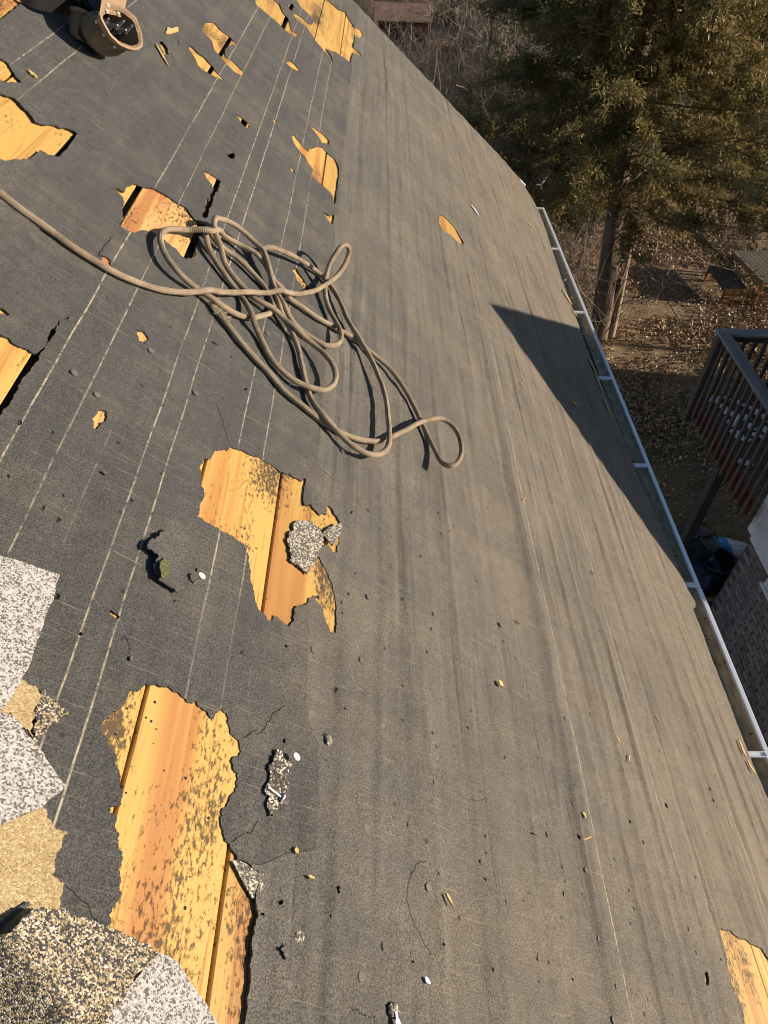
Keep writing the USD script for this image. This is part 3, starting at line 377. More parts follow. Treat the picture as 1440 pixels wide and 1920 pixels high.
# ---------------------------------------------------------------- felt sheets
def ridge_noise(s, y):
    """long wrinkles along the eave, over the joints of the boards and between them"""
    n1 = meshkit.fbm(np.stack([s * 0.8, y * 0.9, np.full_like(s, 2.0)], -1), 3, 11) - 0.5
    k = (s + 0.035 * n1 - 0.013) / 0.19; joint = np.abs((k + 0.5) % 1.0 - 0.5) * 0.19
    amp = np.clip(meshkit.fbm(np.stack([s * 3.0, y * 1.1, np.zeros_like(s)], -1), 3, 21) * 1.9 - 0.5, 0, 1)
    q = ((k + 0.5) % 1.0 - 0.5) * 0.19                  # one board stands a little proud of the next: a step, a soft shoulder
    a = -0.0032 * np.exp(-(joint / 0.006) ** 2) + 0.0030 * np.exp(-np.abs(q) / 0.035) * np.sign(q) * (1 - np.exp(-(q / 0.006) ** 2))
    ww = meshkit.fbm(np.stack([(s + 0.05 * n1) * 26.0, y * 0.9, np.zeros_like(s)], -1), 3, 31) - 0.5
    rd = 1 - np.abs(2 * meshkit.noise(np.stack([(s + 0.04 * n1) * 13.0, y * 0.7, np.full_like(s, 5.0)], -1), 37) - 1)
    return a * (0.35 + amp) + 0.016 * ww * amp + 0.0045 * rd ** 7 * (0.3 + amp)
def relief(s, y, wrinkle):
    p = np.stack([s, y, np.zeros_like(s)], -1)
    h = 0.0050 * (meshkit.fbm(p * 5.0, 3, 41) - 0.5) + 0.0030 * (meshkit.fbm(p * 24.0, 3, 51) - 0.5) + 0.0016 * (meshkit.fbm(p * 75.0, 2, 61) - 0.5)
    return h + ridge_noise(s, y) * wrinkle
def sheet(parent, name, poly, base, wrinkle, matname, label, ridge_at=None):
    s0, y0, s1, y1 = poly.bounds
    ds_ = 0.0145 if wrinkle < 0.6 else 0.0085; S_ = np.arange(s0, s1 + ds_ + 0.001, ds_); Y_ = [y0]
    while Y_[-1] < y1: Y_.append(Y_[-1] + max(0.011, min(0.05, 0.0085 * max(Y_[-1], 0.3) + 0.006)))
    Y_ = np.array(Y_); ns, ny = len(S_) - 1, len(Y_) - 1
    shapely.prepare(poly)
    cells = shapely.box(*[a.ravel() for a in np.broadcast_arrays(S_[:-1, None], Y_[None, :-1], S_[1:, None], Y_[None, 1:])])
    inside = shapely.contains(poly, cells); touch = shapely.intersects(poly, cells) & ~inside
    V, F = {}, []
    def vid(a, b):
        k = (round(a * 1e6), round(b * 1e6)); return V.setdefault(k, len(V))
    for c in np.nonzero(inside)[0]:
        i, j = divmod(c, ny); a, b, cc, d = vid(S_[i], Y_[j]), vid(S_[i + 1], Y_[j]), vid(S_[i + 1], Y_[j + 1]), vid(S_[i], Y_[j + 1])
        F += [(a, b, cc), (a, cc, d)]
    # cut the outline up coarsely first, so that each small cell clips a short outline
    parts_ = {}
    for c in np.nonzero(touch)[0]:
        i, j = divmod(c, ny); key = (i // 12, j // 12)
        if key not in parts_:
            parts_[key] = shapely.intersection(poly, box(S_[key[0] * 12] - 1e-3, Y_[key[1] * 12] - 1e-3, S_[min(ns, key[0] * 12 + 12)] + 1e-3, Y_[min(ny, key[1] * 12 + 12)] + 1e-3))
        g = shapely.intersection(parts_[key], cells[c])
        for q in getattr(g, 'geoms', [g]):
            if q.geom_type != 'Polygon' or q.area < 1e-9: continue
            vv, ff = trimesh.creation.triangulate_polygon(q, engine='earcut')
            ids = [vid(*x) for x in vv]
            for t in ff:
                a, b, cc = ids[t[0]], ids[t[1]], ids[t[2]]
                if len({a, b, cc}) < 3: continue
                (x0, z0), (x1, z1), (x2, z2) = vv[t[0]], vv[t[1]], vv[t[2]]
                F.append((a, b, cc) if (x1 - x0) * (z2 - z0) - (x2 - x0) * (z1 - z0) > 0 else (a, cc, b))
    P2 = np.array(list(V.keys()), float) / 1e6; F = np.array(F, int)
    s, y = P2[:, 0], P2[:, 1]; d, _ = hole_tree.query(P2); h = base + relief(s, y, wrinkle) * (0.35 + 0.65 * (1 - np.exp(-d / 0.05)))
    curl = meshkit.fbm(np.stack([s * 13, y * 13, s * 0], -1), 2, 71)
    h += np.exp(-(d / 0.012)) * 0.0038 * np.clip(curl * 2.4 - 0.95, 0, 1)
    if ridge_at is not None: h += ridge_at(s, y)
    h = np.maximum(h, 0.0019)
    top = np.stack([s, y, h], 1); n = len(top)
    e = np.vstack([F[:, [0, 1]], F[:, [1, 2]], F[:, [2, 0]]]); key = np.sort(e, 1); _, inv, cnt = np.unique(key, axis=0, return_inverse=True, return_counts=True)
    be = e[cnt[inv.ravel()] == 1]; bot = top.copy(); bot[:, 2] = np.minimum(top[:, 2] - 0.0014, np.maximum(top[:, 2] - 0.0035, 0.0004))
    ui = np.unique(be); remap = -np.ones(n, int); remap[ui] = n + np.arange(len(ui)); bot = bot[ui]
    sk = np.vstack([np.stack([be[:, 0], remap[be[:, 0]], be[:, 1]], 1), np.stack([be[:, 1], remap[be[:, 0]], remap[be[:, 1]]], 1)])
    return part(parent, name, (np.vstack([top, bot]), np.vstack([F, sk])), matname, smooth=38, label=label, on_roof=True)
YMAX, YMIN = 7.11, -0.6
EAVE = 2.872
house = thing('house', 'steep house roof of torn black felt over bare yellow boards with white gutter', 'house', (0, 3.2, 0))
lapU = roughen([(0.775, 0.18), (0.741, 0.44), (0.742, 0.53), (0.735, 0.62), (0.705, 0.66), (0.672, 1.1), (0.668, 2.0), (0.667, 2.755), (0.676, 4.67), (0.680, YMAX)], 0.004, 3, 4, closed=False)
U = Polygon(np.vstack([[(-0.10, YMAX), (-0.125, 0.6), (-0.13, YMIN), (0.775, YMIN)], lapU]))
strip = roofs(crop((480,1280), [(-10,1030),(40,1020),(140,970),(240,955),(320,950)]))
U = good(U).difference(Polygon([(0.55, YMIN), (0.80, YMIN), (0.80, strip[-1, 1]), *strip[::-1], (0.55, strip[0, 1])]))
top_edge = [(-1.32, YMIN), (-0.085, YMIN), (-0.112, 1.8), (-0.093, 2.816), (-0.07, YMAX), (-1.32, YMAX)]
T0 = Polygon(roughen(top_edge, 0.003, 9, 3))
L1e = roughen([(1.545, YMIN), (1.557, 0.29), (1.557, 1.09), (1.56, 3.0), (1.57, YMAX)], 0.003, 12, 4, closed=False)
L1 = Polygon(np.vstack([[(0.655, YMAX), (0.648, 1.3), (0.638, 0.2), (0.63, YMIN)], L1e]))
STRIP = Polygon(np.vstack([[(0.60, YMIN), (0.779, YMIN), (0.779, 0.217), (0.774, 0.30), (0.742, strip[-1, 1] - 0.001)], strip[::-1] + [0, -0.001], [(0.60, strip[0, 1])]]))
L2e = roughen([(2.40, YMIN), (2.415, 1.0), (2.41, 3.0), (2.42, YMAX)], 0.003, 13, 4, closed=False)
L2 = Polygon(np.vstack([[(1.51, YMAX), (1.51, YMIN)], L2e]))
corner = roofs([(960, 320), (985, 358), (1000, 378), (1010, 390)])
EY = np.array([-1, 1.12, 1.19, 1.41, 1.64, 1.87, 1.985, 2.008, 2.05, 2.10, 2.184, 2.45, 2.82, 3.44, 4.06, 4.44, 5.15, 6.08, 6.6]); ES = np.array([2.84, 2.84, 2.831, 2.826, 2.826, 2.828, 2.835, 2.864, 2.888, 2.868, 2.862, 2.837, 2.795, 2.795, 2.755, 2.785, 2.79, 2.865, 2.875])
yy_ = np.sort(np.concatenate([np.arange(YMIN, 6.6, 0.06), EY[6:10]])); eav = np.vstack([np.stack([np.interp(yy_, EY, ES), yy_], 1), [(EAVE - 0.01, 6.66), (EAVE - 0.09, 6.88), (EAVE - 0.22, YMAX - 0.05)]])
L3 = Polygon(np.vstack([[(2.36, YMAX), (2.36, YMIN)], roughen(eav, 0.003, 14, 2, closed=False), [(2.5, YMAX)]]))
def lifted(edge_s, w=0.05, hh=0.004):
    return lambda s, y: hh * np.clip((s - (edge_s - w)) / (w * 0.6), 0, 1)
for nm, pl, bs, wr, mt, lb, rg in [('felt_sheet', T0, 0.0075, 0.25, 'felt_dark', 'top course of dark felt towards the ridge', None), ('felt_sheet', U, 0.0032, 0.35, 'felt_dark', 'dark blue-grey felt course under the rope', lambda s, y: 0.0035 * np.clip((s - 0.62) / 0.048, 0, 1) + 0.004 * np.clip((s - 0.69) / 0.03, 0, 1) * (y < 0.9)),
                                ('felt_sheet', L1, 0.0030, 1.0, 'felt_dusty', 'dusty brown-grey felt course below the lap', lifted(1.55, 0.05, 0.003)), ('felt_sheet', STRIP, 0.0060, 0.8, 'felt_dusty', 'short strip of brown felt over the lap', None),
                                ('felt_sheet', L2, 0.0038, 1.0, 'felt_dusty', None, lifted(2.41, 0.05, 0.003)), ('felt_sheet', L3, 0.0038, 1.0, 'felt_dusty', 'lowest felt course ending at the gutter', None)]:
    pl = good(pl).difference(cutall)
    sheet(house, nm, pl, bs, wr, mt, lb, rg)
hv = [trimesh.creation.extrude_polygon(q.buffer(0.0012), 0.0006, engine='earcut') for q in nh if q.geom_type == 'Polygon']
v, f = cat(*hv); v = np.array(v); v[:, 2] += 0.0008; part(house, 'nail_hole', (v, f), 'void', on_roof=True, kind='stuff', label='small dark nail holes dotted over the felt')

# ---------------------------------------------------------------- roof boards
r_ = np.random.default_rng(21)
GAPS = {-1: 0.012, 0: 0.015, 1: 0.024}
part(house, 'roof_void', bx((-1.30, YMIN, -0.034), (EAVE - 0.03, YMAX - 0.02, -0.024)), 'void', on_roof=True)
for k in range(-8, 15):
    a = 0.013 + 0.19 * k; b = a + 0.19
    if a > 2.72: break
    b = min(b, 2.745); gap = GAPS.get(k, 0.005); gap2 = GAPS.get(k + 1, 0.005)
    cuts_y = [YMIN] + sorted(r_.uniform(2.6, 6.6, 1).tolist()) + [YMAX - 0.01]
    for c0, c1 in zip(cuts_y[:-1], cuts_y[1:]):
        dz = r_.uniform(-0.0015, 0.0005); mesh = bx((a + gap / 2, c0 + 0.001, -0.02 + dz), (b - gap2 / 2, c1 - 0.001, dz), 0.0022)
        mm = np.array(mesh.vertices); c = np.array([(a + b) / 2, 0, 0])
        part(house, 'plank', (mm, np.array(mesh.faces)), 'pine_board' if r_.random() < 0.9 else 'pine_dark', on_roof=True)
# body of the house below the boards
gz = to_world(-1.32, 0, 0)
ridge_x, ridge_z = gz[0], gz[2]; ex, ez = to_world(EAVE - 0.02, 0, -0.03)[[0, 2]]
wallx = ex - 0.30
prof = Polygon([(wallx, 0), (wallx, ez - 0.02), (ex - 0.02, ez - 0.045), (ridge_x + 0.02, ridge_z - 0.10), (2 * ridge_x - ex, ez - 0.045), (2 * ridge_x - wallx, ez - 0.02), (2 * ridge_x - wallx, 0)])
w3 = trimesh.creation.extrude_polygon(prof, YMAX - YMIN - 0.30, engine='earcut'); wv = np.array(w3.vertices)
part(house, 'wall', (np.stack([wv[:, 0], YMAX - 0.15 - wv[:, 2], wv[:, 1]], 1), np.array(w3.faces)[:, ::-1]), 'siding')
back = bx((0, YMIN, -0.03), (4.2, YMAX, 0.0)); bv = np.array(back.vertices); a = -PITCH
bvw = np.stack([ridge_x - 0.002 - bv[:, 0] * math.cos(PITCH) + bv[:, 2] * math.sin(a), bv[:, 1], ridge_z - bv[:, 0] * math.sin(PITCH) + bv[:, 2] * math.cos(PITCH)], 1)
part(house, 'rear_slope', (bvw, np.array(back.faces)[:, ::-1]), 'tar')
rk = bx((-1.30, YMAX - 0.012, -0.15), (EAVE - 0.04, YMAX + 0.010, -0.004), 0.003); part(house, 'rake_board', rk, 'white_paint', on_roof=True)
E = to_world(EAVE, 0, 0)
part(house, 'fascia', bx((ex - 0.035, YMIN, ez - 0.17), (ex - 0.012, YMAX - 0.16, ez - 0.022), 0.003), 'white_paint')
# gutter: an open channel hung along the eave
g0, gzt = ex - 0.008, E[2] - 0.035
prof = [(0, 0.0), (0.0, -0.050), (0.012, -0.056), (0.066, -0.056), (0.080, -0.050), (0.106, -0.034), (0.122, -0.012), (0.122, 0.0)]
def channel(pr, y0, y1, th=0.0025, seg=40):
    pr = np.array(pr); ys = np.linspace(y0, y1, seg); inner = pr.copy(); d = np.gradient(pr, axis=0); nrm = np.stack([-d[:, 1], d[:, 0]], 1); nrm /= np.linalg.norm(nrm, axis=1, keepdims=True); inner = pr + nrm * th
    loop = np.vstack([pr, inner[::-1]]); n = len(loop); wob = 0.004 * (meshkit.noise(np.stack([ys * 1.7, ys * 0, ys * 0], -1), 4) - 0.5)
    v = np.stack([np.repeat(wob, n) + g0 + np.tile(loop[:, 0], seg), np.repeat(ys, n), gzt + np.tile(loop[:, 1], seg)], 1)
    i, j = np.meshgrid(np.arange(seg - 1), np.arange(n), indexing='ij'); k = (j + 1) % n
    q = np.stack([i * n + j, i * n + k, (i + 1) * n + k, (i + 1) * n + j], -1).reshape(-1, 4); return v, np.vstack([q[:, [0, 1, 2]], q[:, [0, 2, 3]]])
GY0, GY1 = -0.5, 6.72
gut = part(house, 'gutter', channel(prof, GY0, GY1), 'gutter_stain', smooth=30, label='open gutter with a yellow-stained channel')
part(gut, 'rim', cat(bx((g0 + 0.112, GY0, gzt - 0.012), (g0 + 0.134, 2.16, gzt + 0.004), 0.003), bx((g0 + 0.111, 2.164, gzt - 0.013), (g0 + 0.133, GY1, gzt + 0.003), 0.003)), 'aluminium')
part(gut, 'end_cap', bx((g0, GY1, gzt - 0.11), (g0 + 0.124, GY1 + 0.004, gzt + 0.002)), 'white_paint')
dy = np.arange(GY0, GY1 - 0.02, 0.025); r_ = np.random.default_rng(8)
dx = np.linspace(0.006, 0.060, 6); DX, DY = np.meshgrid(dx, dy, indexing='ij'); DZ = -0.036 + 0.024 * (meshkit.fbm(np.stack([DX * 30, DY * 7, DX * 0], -1), 3, 3)) * (1 - DX / 0.085)
i, j = np.meshgrid(np.arange(len(dx) - 1), np.arange(len(dy) - 1), indexing='ij'); n_ = len(dy)
part(gut, 'sludge', (np.stack([g0 + DX, DY, gzt + DZ], -1).reshape(-1, 3), np.stack([i * n_ + j, (i + 1) * n_ + j, (i + 1) * n_ + j + 1, i * n_ + j + 1], -1).reshape(-1, 4)), 'gutter_dirt', smooth=True, label='dark wet grit along the gutter floor')
gl = np.random.default_rng(12); gp_ = np.stack([g0 + gl.uniform(0.015, 0.10, 240), 7.2 * gl.uniform(0, 1, 240) ** 1.3 - 0.4, gzt - gl.uniform(0.012, 0.028, 240)], 1); gp_ = gp_[gp_[:, 1] < 6.6]
part(gut, 'leaf_scrap', strips(gp_, gl.normal(0, 1, (len(gp_), 3)) * [1, 1, 0.3], 0.008, 0.035, gl, 0.6), 'leaf_litter', kind='stuff')
for y in (6.70, 5.846, 4.784, 3.928, 3.057, 2.177, 1.308, 0.44):
    hm = cat(bx((g0 - 0.004, y - 0.011, gzt - 0.004), (g0 + 0.116, y + 0.011, gzt - 0.001)), bx((g0 - 0.004, y - 0.012, gzt - 0.001), (g0 + 0.118, y - 0.008, gzt + 0.007)), bx((g0 - 0.004, y + 0.008, gzt - 0.001), (g0 + 0.118, y + 0.012, gzt + 0.007)))
    part(gut, 'hanger', hm, 'aluminium')
FLAP = crop(O4, [(880,1090),(940,1075),(1010,1085),(1060,1110),(1105,1200),(1095,1300),(1030,1400),(985,1425),(930,1385),(880,1350),(858,1310),(860,1260),(868,1215),(815,1188),(808,1165),(850,1130)])
# round caps of the nails that still hold the felt
def disc(c, r, h, n=14, dome=0.3):
    a = np.arange(n) * 2 * np.pi / n; v = [[c[0] + r * math.cos(t), c[1] + r * math.sin(t), c[2]] for t in a] + [[c[0] + 0.9 * r * math.cos(t), c[1] + 0.9 * r * math.sin(t), c[2] + h] for t in a] + [[c[0], c[1], c[2] + h * (1 + dome)]]
    f = []
    for k in range(n): q = (k + 1) % n; f += [(k, q, n + q), (k, n + q, n + k), (n + k, n + q, 2 * n)]
    return np.array(v), np.array(f)
CAPS = crop((480,1280), [(297,180),(240,1455),(580,1660),(958,1155),(700,245),(295,535),(165,1700),(610,822)]) + crop(O9, [(340,690),(408,1060),(480,1448),(560,1900),(280,390),(868,695),(1108,1275)]) + crop(O5, [(345,1170),(315,1740),(585,1800),(625,1445),(1370,1600),(480,620)]) + crop(O4, [(410,185),(540,310),(842,60),(1095,300)]) + [(500, 628), (672, 1635)]
for q in CAPS:
    s, y = roof(*q); part(house, 'cap_nail', disc((s, y, 0.0062), 0.0075, 0.0007), 'cap_dusty', on_roof=True)

for q in crop(O7, [(870,110),(715,145),(820,197),(850,218),(878,262),(862,342),(922,495),(1043,537),(1163,222),(1067,1092),(1040,1268),(1145,1015),(688,585),(708,620),(1172,762),(650,290)]) + crop(O5, [(45,1085),(0,1165),(60,1450),(200,1220)]):
    s, y = roof(*q); part(house, 'rusty_nail', disc((s, y, -0.0008), 0.0026 + 0.0010 * math.sin(q[0]), 0.0012, 8), 'void', on_roof=True)
# ---------------------------------------------------------------- loose things on the roof
def slab_on_roof(px, h0=0.012, th=0.004, amp=0.004, seed=0, hfun=None, step=0.012, bump=0.004):
    """a thin flat piece with a torn outline traced on the roof, its middle uneven; returned in roof coordinates"""
    pl = good(Polygon(roughen(roofs(px, h0), amp, seed, 4)))
    if pl.geom_type != 'Polygon': pl = max(pl.geoms, key=lambda g: g.area)
    s0, y0, s1, y1 = pl.bounds; V, F = {}, []
    def vid(a, b): return V.setdefault((round(a * 1e6), round(b * 1e6)), len(V))
    for a in np.arange(s0, s1, step):
        for b in np.arange(y0, y1, step):
            g = pl.intersection(box(a, b, a + step, b + step))
            for q in getattr(g, 'geoms', [g]):
                if q.geom_type != 'Polygon' or q.area < 1e-9: continue
                vv, ff = trimesh.creation.triangulate_polygon(q, engine='earcut'); ids = [vid(*x) for x in vv]
                for t in ff:
                    (x0, z0), (x1, z1), (x2, z2) = vv[t[0]], vv[t[1]], vv[t[2]]
                    if len({ids[t[0]], ids[t[1]], ids[t[2]]}) == 3: F.append((ids[t[0]], ids[t[1]], ids[t[2]]) if (x1 - x0) * (z2 - z0) - (x2 - x0) * (z1 - z0) > 0 else (ids[t[0]], ids[t[2]], ids[t[1]]))
    P = np.array(list(V), float) / 1e6; F = np.array(F); s, y = P.T
    h = h0 + bump * (meshkit.fbm(np.stack([s * 16, y * 16, s * 0 + seed], -1), 3, seed) - 0.35)
    if hfun is not None: h = h + hfun(s, y)
    top = np.stack([s, y, h], 1); bot = top - [0, 0, th]; n = len(top)
    e = np.vstack([F[:, [0, 1]], F[:, [1, 2]], F[:, [2, 0]]]); _, inv, cnt = np.unique(np.sort(e, 1), axis=0, return_inverse=True, return_counts=True); be = e[cnt[inv.ravel()] == 1]
    return np.vstack([top, bot]), np.vstack([F, F[:, ::-1] + n, np.stack([be[:, 0], be[:, 0] + n, be[:, 1]], 1), np.stack([be[:, 1], be[:, 0] + n, be[:, 1] + n], 1)])
def on_line(px0, px1):
    a, b = roof(*px0), roof(*px1); d = (b - a) / np.linalg.norm(b - a); return lambda s, y: (s - a[0]) * -d[1] + (y - a[1]) * d[0]
def flap_h(s, y):
    d = np.array([tear_line.distance(Point(a, b)) for a, b in zip(s, y)]); return 0.010 * np.exp(-(d / 0.028) ** 1.3) * (0.5 + meshkit.noise(np.stack([s * 18, y * 18, s * 0], -1), 8))
part(house, 'felt_flap', slab_on_roof(FLAP, 0.0066, 0.002, 0.005, 71, flap_h, 0.006, 0.012), 'felt_dark', smooth=40, on_roof=True, label='broad torn flap of felt curled up along its left edge')
single('shingle', 'white speckled shingle corner, uppermost at the left edge', 'shingle', slab_on_roof([(-160,1000),(0,1042),(112,1078),(103,1110),(92,1140),(75,1190),(60,1230),(45,1265),(20,1312),(0,1336),(-160,1400)], 0.022, 0.005, 0.002, 1), 'granule_white', smooth=40, on_roof=True)
single('shingle', 'ragged tan shingle scrap with a torn pale edge, below the uppermost white shingle', 'shingle', slab_on_roof(crop(O7, [(-60,10),(60,40),(95,0),(140,-15),(200,20),(220,55),(205,130),(195,200),(190,330),(130,250),(60,165),(-60,170)]), 0.014, 0.004, 0.005, 2), 'granule_tan', smooth=40, on_roof=True)
single('shingle', 'small dark ragged shingle scrap beside the torn pale edge', 'shingle', slab_on_roof(crop(O7, [(200,60),(250,40),(290,95),(340,130),(385,180),(330,215),(280,240),(245,290),(205,345),(190,260),(195,170)]), 0.012, 0.004, 0.005, 3), 'granule_dark', smooth=40, on_roof=True)
single('shingle', 'white speckled shingle with a pointed right corner, above the tan shingle', 'shingle', slab_on_roof(crop(O7, [(-500,150),(0,170),(55,175),(130,260),(200,335),(260,430),(370,578),(300,640),(245,690),(150,735),(0,805),(-500,850)]), 0.024, 0.005, 0.002, 4), 'granule_white', smooth=40, on_roof=True)
single('shingle', 'plain tan shingle with a short black slit', 'shingle', slab_on_roof(crop(O7, [(-500,820),(0,800),(150,740),(240,685),(262,720),(285,770),(300,810),(378,848),(345,930),(310,1010),(290,1080),(360,1130),(340,1270),(365,1330),(200,1500),(-300,1600),(-500,1500)]), 0.014, 0.005, 0.003, 5), 'granule_tan', smooth=40, on_roof=True)
slit = LineString(roofs(crop(O7, [(0,1372),(60,1318),(110,1275),(160,1243)]), 0.02)).buffer(0.0028); dsl = np.array(slit.exterior.coords)
sl = trimesh.creation.extrude_polygon(slit, 0.0016, engine='earcut'); sv = np.array(sl.vertices); sv[:, 2] += 0.0172
single('felt_scrap', 'thin black strip stuck in the slit of the tan shingle', 'scrap', (sv, np.array(sl.faces)), 'tar', on_roof=True)
fold = on_line((0, 1800), (112, 1935))
def foldh(s, y):
    d = fold(s, y); sgn = 1.0
    d = d if fold(*roof(200, 1800)) > 0 else -d
    return np.where(d > 0, 0.030 * np.exp(-d / 0.07), 0.030 + 1.15 * d)
single('shingle', 'dark and yellow coarse shingle folded down at the lower left corner', 'shingle', slab_on_roof(crop(O7, [(-500,1480),(0,1440),(80,1350),(165,1285),(260,1290),(365,1305),(420,1330),(500,1345),(610,1385),(700,1425),(820,1470),(880,1520),(800,1620),(700,1720),(600,1850),(540,1960),(300,2200),(-500,2300)]), 0.024, 0.005, 0.003, 6, foldh), 'granule_dark', smooth=50, on_roof=True)
single('shingle', 'white speckled shingle in the lower left over the yellow boards', 'shingle', slab_on_roof(crop(O7, [(880,1512),(920,1530),(975,1560),(1060,1670),(1165,1815),(1250,1950),(1330,2080),(700,2100),(560,1950),(640,1810),(740,1690),(800,1620)]), 0.014, 0.005, 0.002, 7), 'granule_white', smooth=40, on_roof=True)
single('shingle', 'narrow mottled shingle scrap under the straight felt edge', 'shingle', slab_on_roof(crop(O7, [(1305,1000),(1340,1000),(1430,1055),(1480,1075),(1470,1180),(1420,1215),(1380,1150)]), 0.006, 0.003, 0.002, 8), 'granule_grey', smooth=40, on_roof=True)
single('shingle_fragment', 'grey granule fragment lying on the middle patch of boards', 'shingle fragment', slab_on_roof(crop(O5, [(210,1025),(260,1005),(310,1010),(345,1050),(375,1085),(375,1130),(350,1180),(335,1225),(320,1260),(290,1308),(240,1265),(195,1230),(190,1180),(180,1130),(185,1090),(215,1065)]), 0.009, 0.004, 0.004, 9), 'granule_grey', smooth=40, on_roof=True)
single('shingle_fragment', 'small curled dark fragment at the right of the middle patch of boards', 'shingle fragment', slab_on_roof(crop(O5, [(370,1085),(420,1045),(468,1030),(466,1090),(425,1155),(395,1110)]), 0.010, 0.003, 0.002, 10, lambda s, y: 0.15 * np.clip(s - s.min(), 0, 0.1)), 'granule_grey', smooth=40, on_roof=True)

def lump(px, size, seed, mat_='granule_grey', flat=0.5, group=None, label=None, name='asphalt_crumb', catn='asphalt crumb', n=5, h0=0.004):
    """a crumbling heap: several rough pebbles grown together"""
    r = np.random.default_rng(seed); c = roof(*px); ms = []
    for k in range(n):
        ic = trimesh.creation.icosphere(subdivisions=2, radius=1.0); v = np.array(ic.vertices); v *= (0.55 + 0.9 * meshkit.fbm(v * 2.2 + seed + k, 3, k))[:, None]
        sc = size * r.uniform(0.35, 0.75) if k else size * 0.8; o = r.normal(0, size * 0.45, 2) if k else np.zeros(2)
        v = v * [sc, sc * r.uniform(0.6, 1.2), sc * flat]; v[:, 2] = np.maximum(v[:, 2], -0.2 * sc); ms.append((v + [c[0] + o[0], c[1] + o[1], h0 + sc * flat * 0.3], np.array(ic.faces)))
    return single(name, label, catn, cat(*ms), mat_, smooth=50, group=group, on_roof=True)
single('asphalt_remnant', 'ragged black crust with grit and two nails in the lower middle', 'asphalt remnant', slab_on_roof(crop((480,1280), [(110,375),(150,395),(195,450),(200,490),(165,520),(180,580),(170,630),(150,690),(110,720),(75,750),(60,690),(75,640),(45,600),(70,560),(65,490),(90,430)]), 0.0085, 0.004, 0.006, 31, None, 0.006, 0.009), 'grit_black', smooth=30, on_roof=True)
lump((613, 1389), 0.010, 41, label='crumb of grit and tar right of the lowest big patch of boards', n=4)
lump((557, 1757), 0.011, 42, label='rounded tar crumb with a nail cap near the bottom centre', n=3, mat_='granule_grey')
lump((733, 1895), 0.013, 43, label='dark gritty clod at the bottom edge beside a white scrap', n=4)
single('felt_scrap', 'small lifted grey scrap just below the rounded tar crumb', 'scrap', slab_on_roof(crop((480,1280), [(130,1500),(165,1465),(185,1490),(190,1550),(160,1545)]), 0.010, 0.002, 0.003, 44, lambda s, y: 0.2 * np.clip(s.max() - s, 0, 0.03)), 'felt_dusty', smooth=40, on_roof=True)
single('felt_scrap', 'mossy torn scrap standing in the lifted felt flap', 'scrap', slab_on_roof(crop(O4, [(905,1240),(935,1215),(955,1235),(950,1300),(915,1335),(900,1290)]), 0.024, 0.002, 0.003, 45, None, 0.006), 'moss', smooth=40, on_roof=True)
single('paper_scrap', 'small white torn scrap beside the gritty clod at the bottom edge', 'scrap', slab_on_roof(crop((480,1280), [(778,1850),(795,1855),(815,1915),(840,1960),(800,1960),(785,1900)]), 0.012, 0.001, 0.002, 46, None, 0.006), 'paper', on_roof=True)
def nail(px, label, tilt=(0.1, 0.2), length=0.022, lying=None, head=0.0075):
    s, y = roof(*px); n = np.array([tilt[0], tilt[1], 1.0]); n /= np.linalg.norm(n)
    if lying is not None:
        a = np.append(roof(*lying[0]), 0.012); b = np.append(roof(*lying[1]), 0.012); d = (b - a) / np.linalg.norm(b - a)
        sh = tube([a, b], 0.0022, 7); hd = tube([b, b + d * 0.002], 0.0075, 12)
    else:
        top = np.array([s, y, 0.006]) + n * length; sh = tube([np.array([s, y, 0.002]), top], 0.0019, 7); hd = tube([top, top + n * 0.0016], head, 14)
    t = thing('nail', label, 'nail', to_world(s, y, 0.006))
    for nm, (v, f) in (('shank', sh), ('head', hd)): part(t, nm, (to_world(v[:, 0], v[:, 1], v[:, 2]), f), 'nail_head' if nm == 'head' else 'galv')
nail((361, 1096), 'nail standing proud with a round white head beside the lifted flap')
nail((539, 1431), 'nail with a round pale head at the top of the black crust', length=0.018)
nail((500, 1482), 'bent pale nail lying across the black crust', lying=(crop((480,1280), [(45,600)])[0], crop((480,1280), [(122,660)])[0]))
nail((541, 724), 'short nail with a white head between the rope strands', length=0.010, head=0.0042)
def splint(a, b, w, label, group=None, matn='splinter', th=0.004, h=0.010, seed=0):
    A, B = roof(*a), roof(*b); d = B - A; L = np.linalg.norm(d); d /= L; nn = np.array([-d[1], d[0]]); r = np.random.default_rng(seed + int(a[0] * 7 + a[1]))
    t = np.linspace(0, 1, 6); wid = w * np.array([0.25, 0.8, 1.0, 0.9, 0.7, 0.15]) * r.uniform(0.7, 1.2, 6); off = r.normal(0, w * 0.12, 6)
    l_ = [A + d * L * k + nn * (o + q / 2) for k, o, q in zip(t, off, wid)]; rr = [A + d * L * k + nn * (o - q / 2) for k, o, q in zip(t, off, wid)]
    pl = good(Polygon(l_ + rr[::-1]));
    if pl.geom_type != 'Polygon': pl = max(pl.geoms, key=lambda g: g.area)
    e = trimesh.creation.extrude_polygon(pl, th, engine='earcut'); v = np.array(e.vertices); v[:, 2] += h + 0.03 * (v[:, 0] - A[0]) * r.uniform(0, 1)
    return single('wood_splinter', label, 'splinter', (v, np.array(e.faces)), matn, on_roof=True, group=group)
splint(crop(O1, [(868,262)])[0], crop(O1, [(938,390)])[0], 0.010, 'long pale stick near the leather pouch, narrowest of the chips there')
splint(crop(O1, [(928,205)])[0], crop(O1, [(990,170)])[0], 0.022, 'short reddish block of wood beyond the pale stick', 'pine_dark' and None)
splint(crop(O1, [(145,415)])[0], crop(O1, [(200,460)])[0], 0.010, 'pale splinter below the leather pouch at the left')
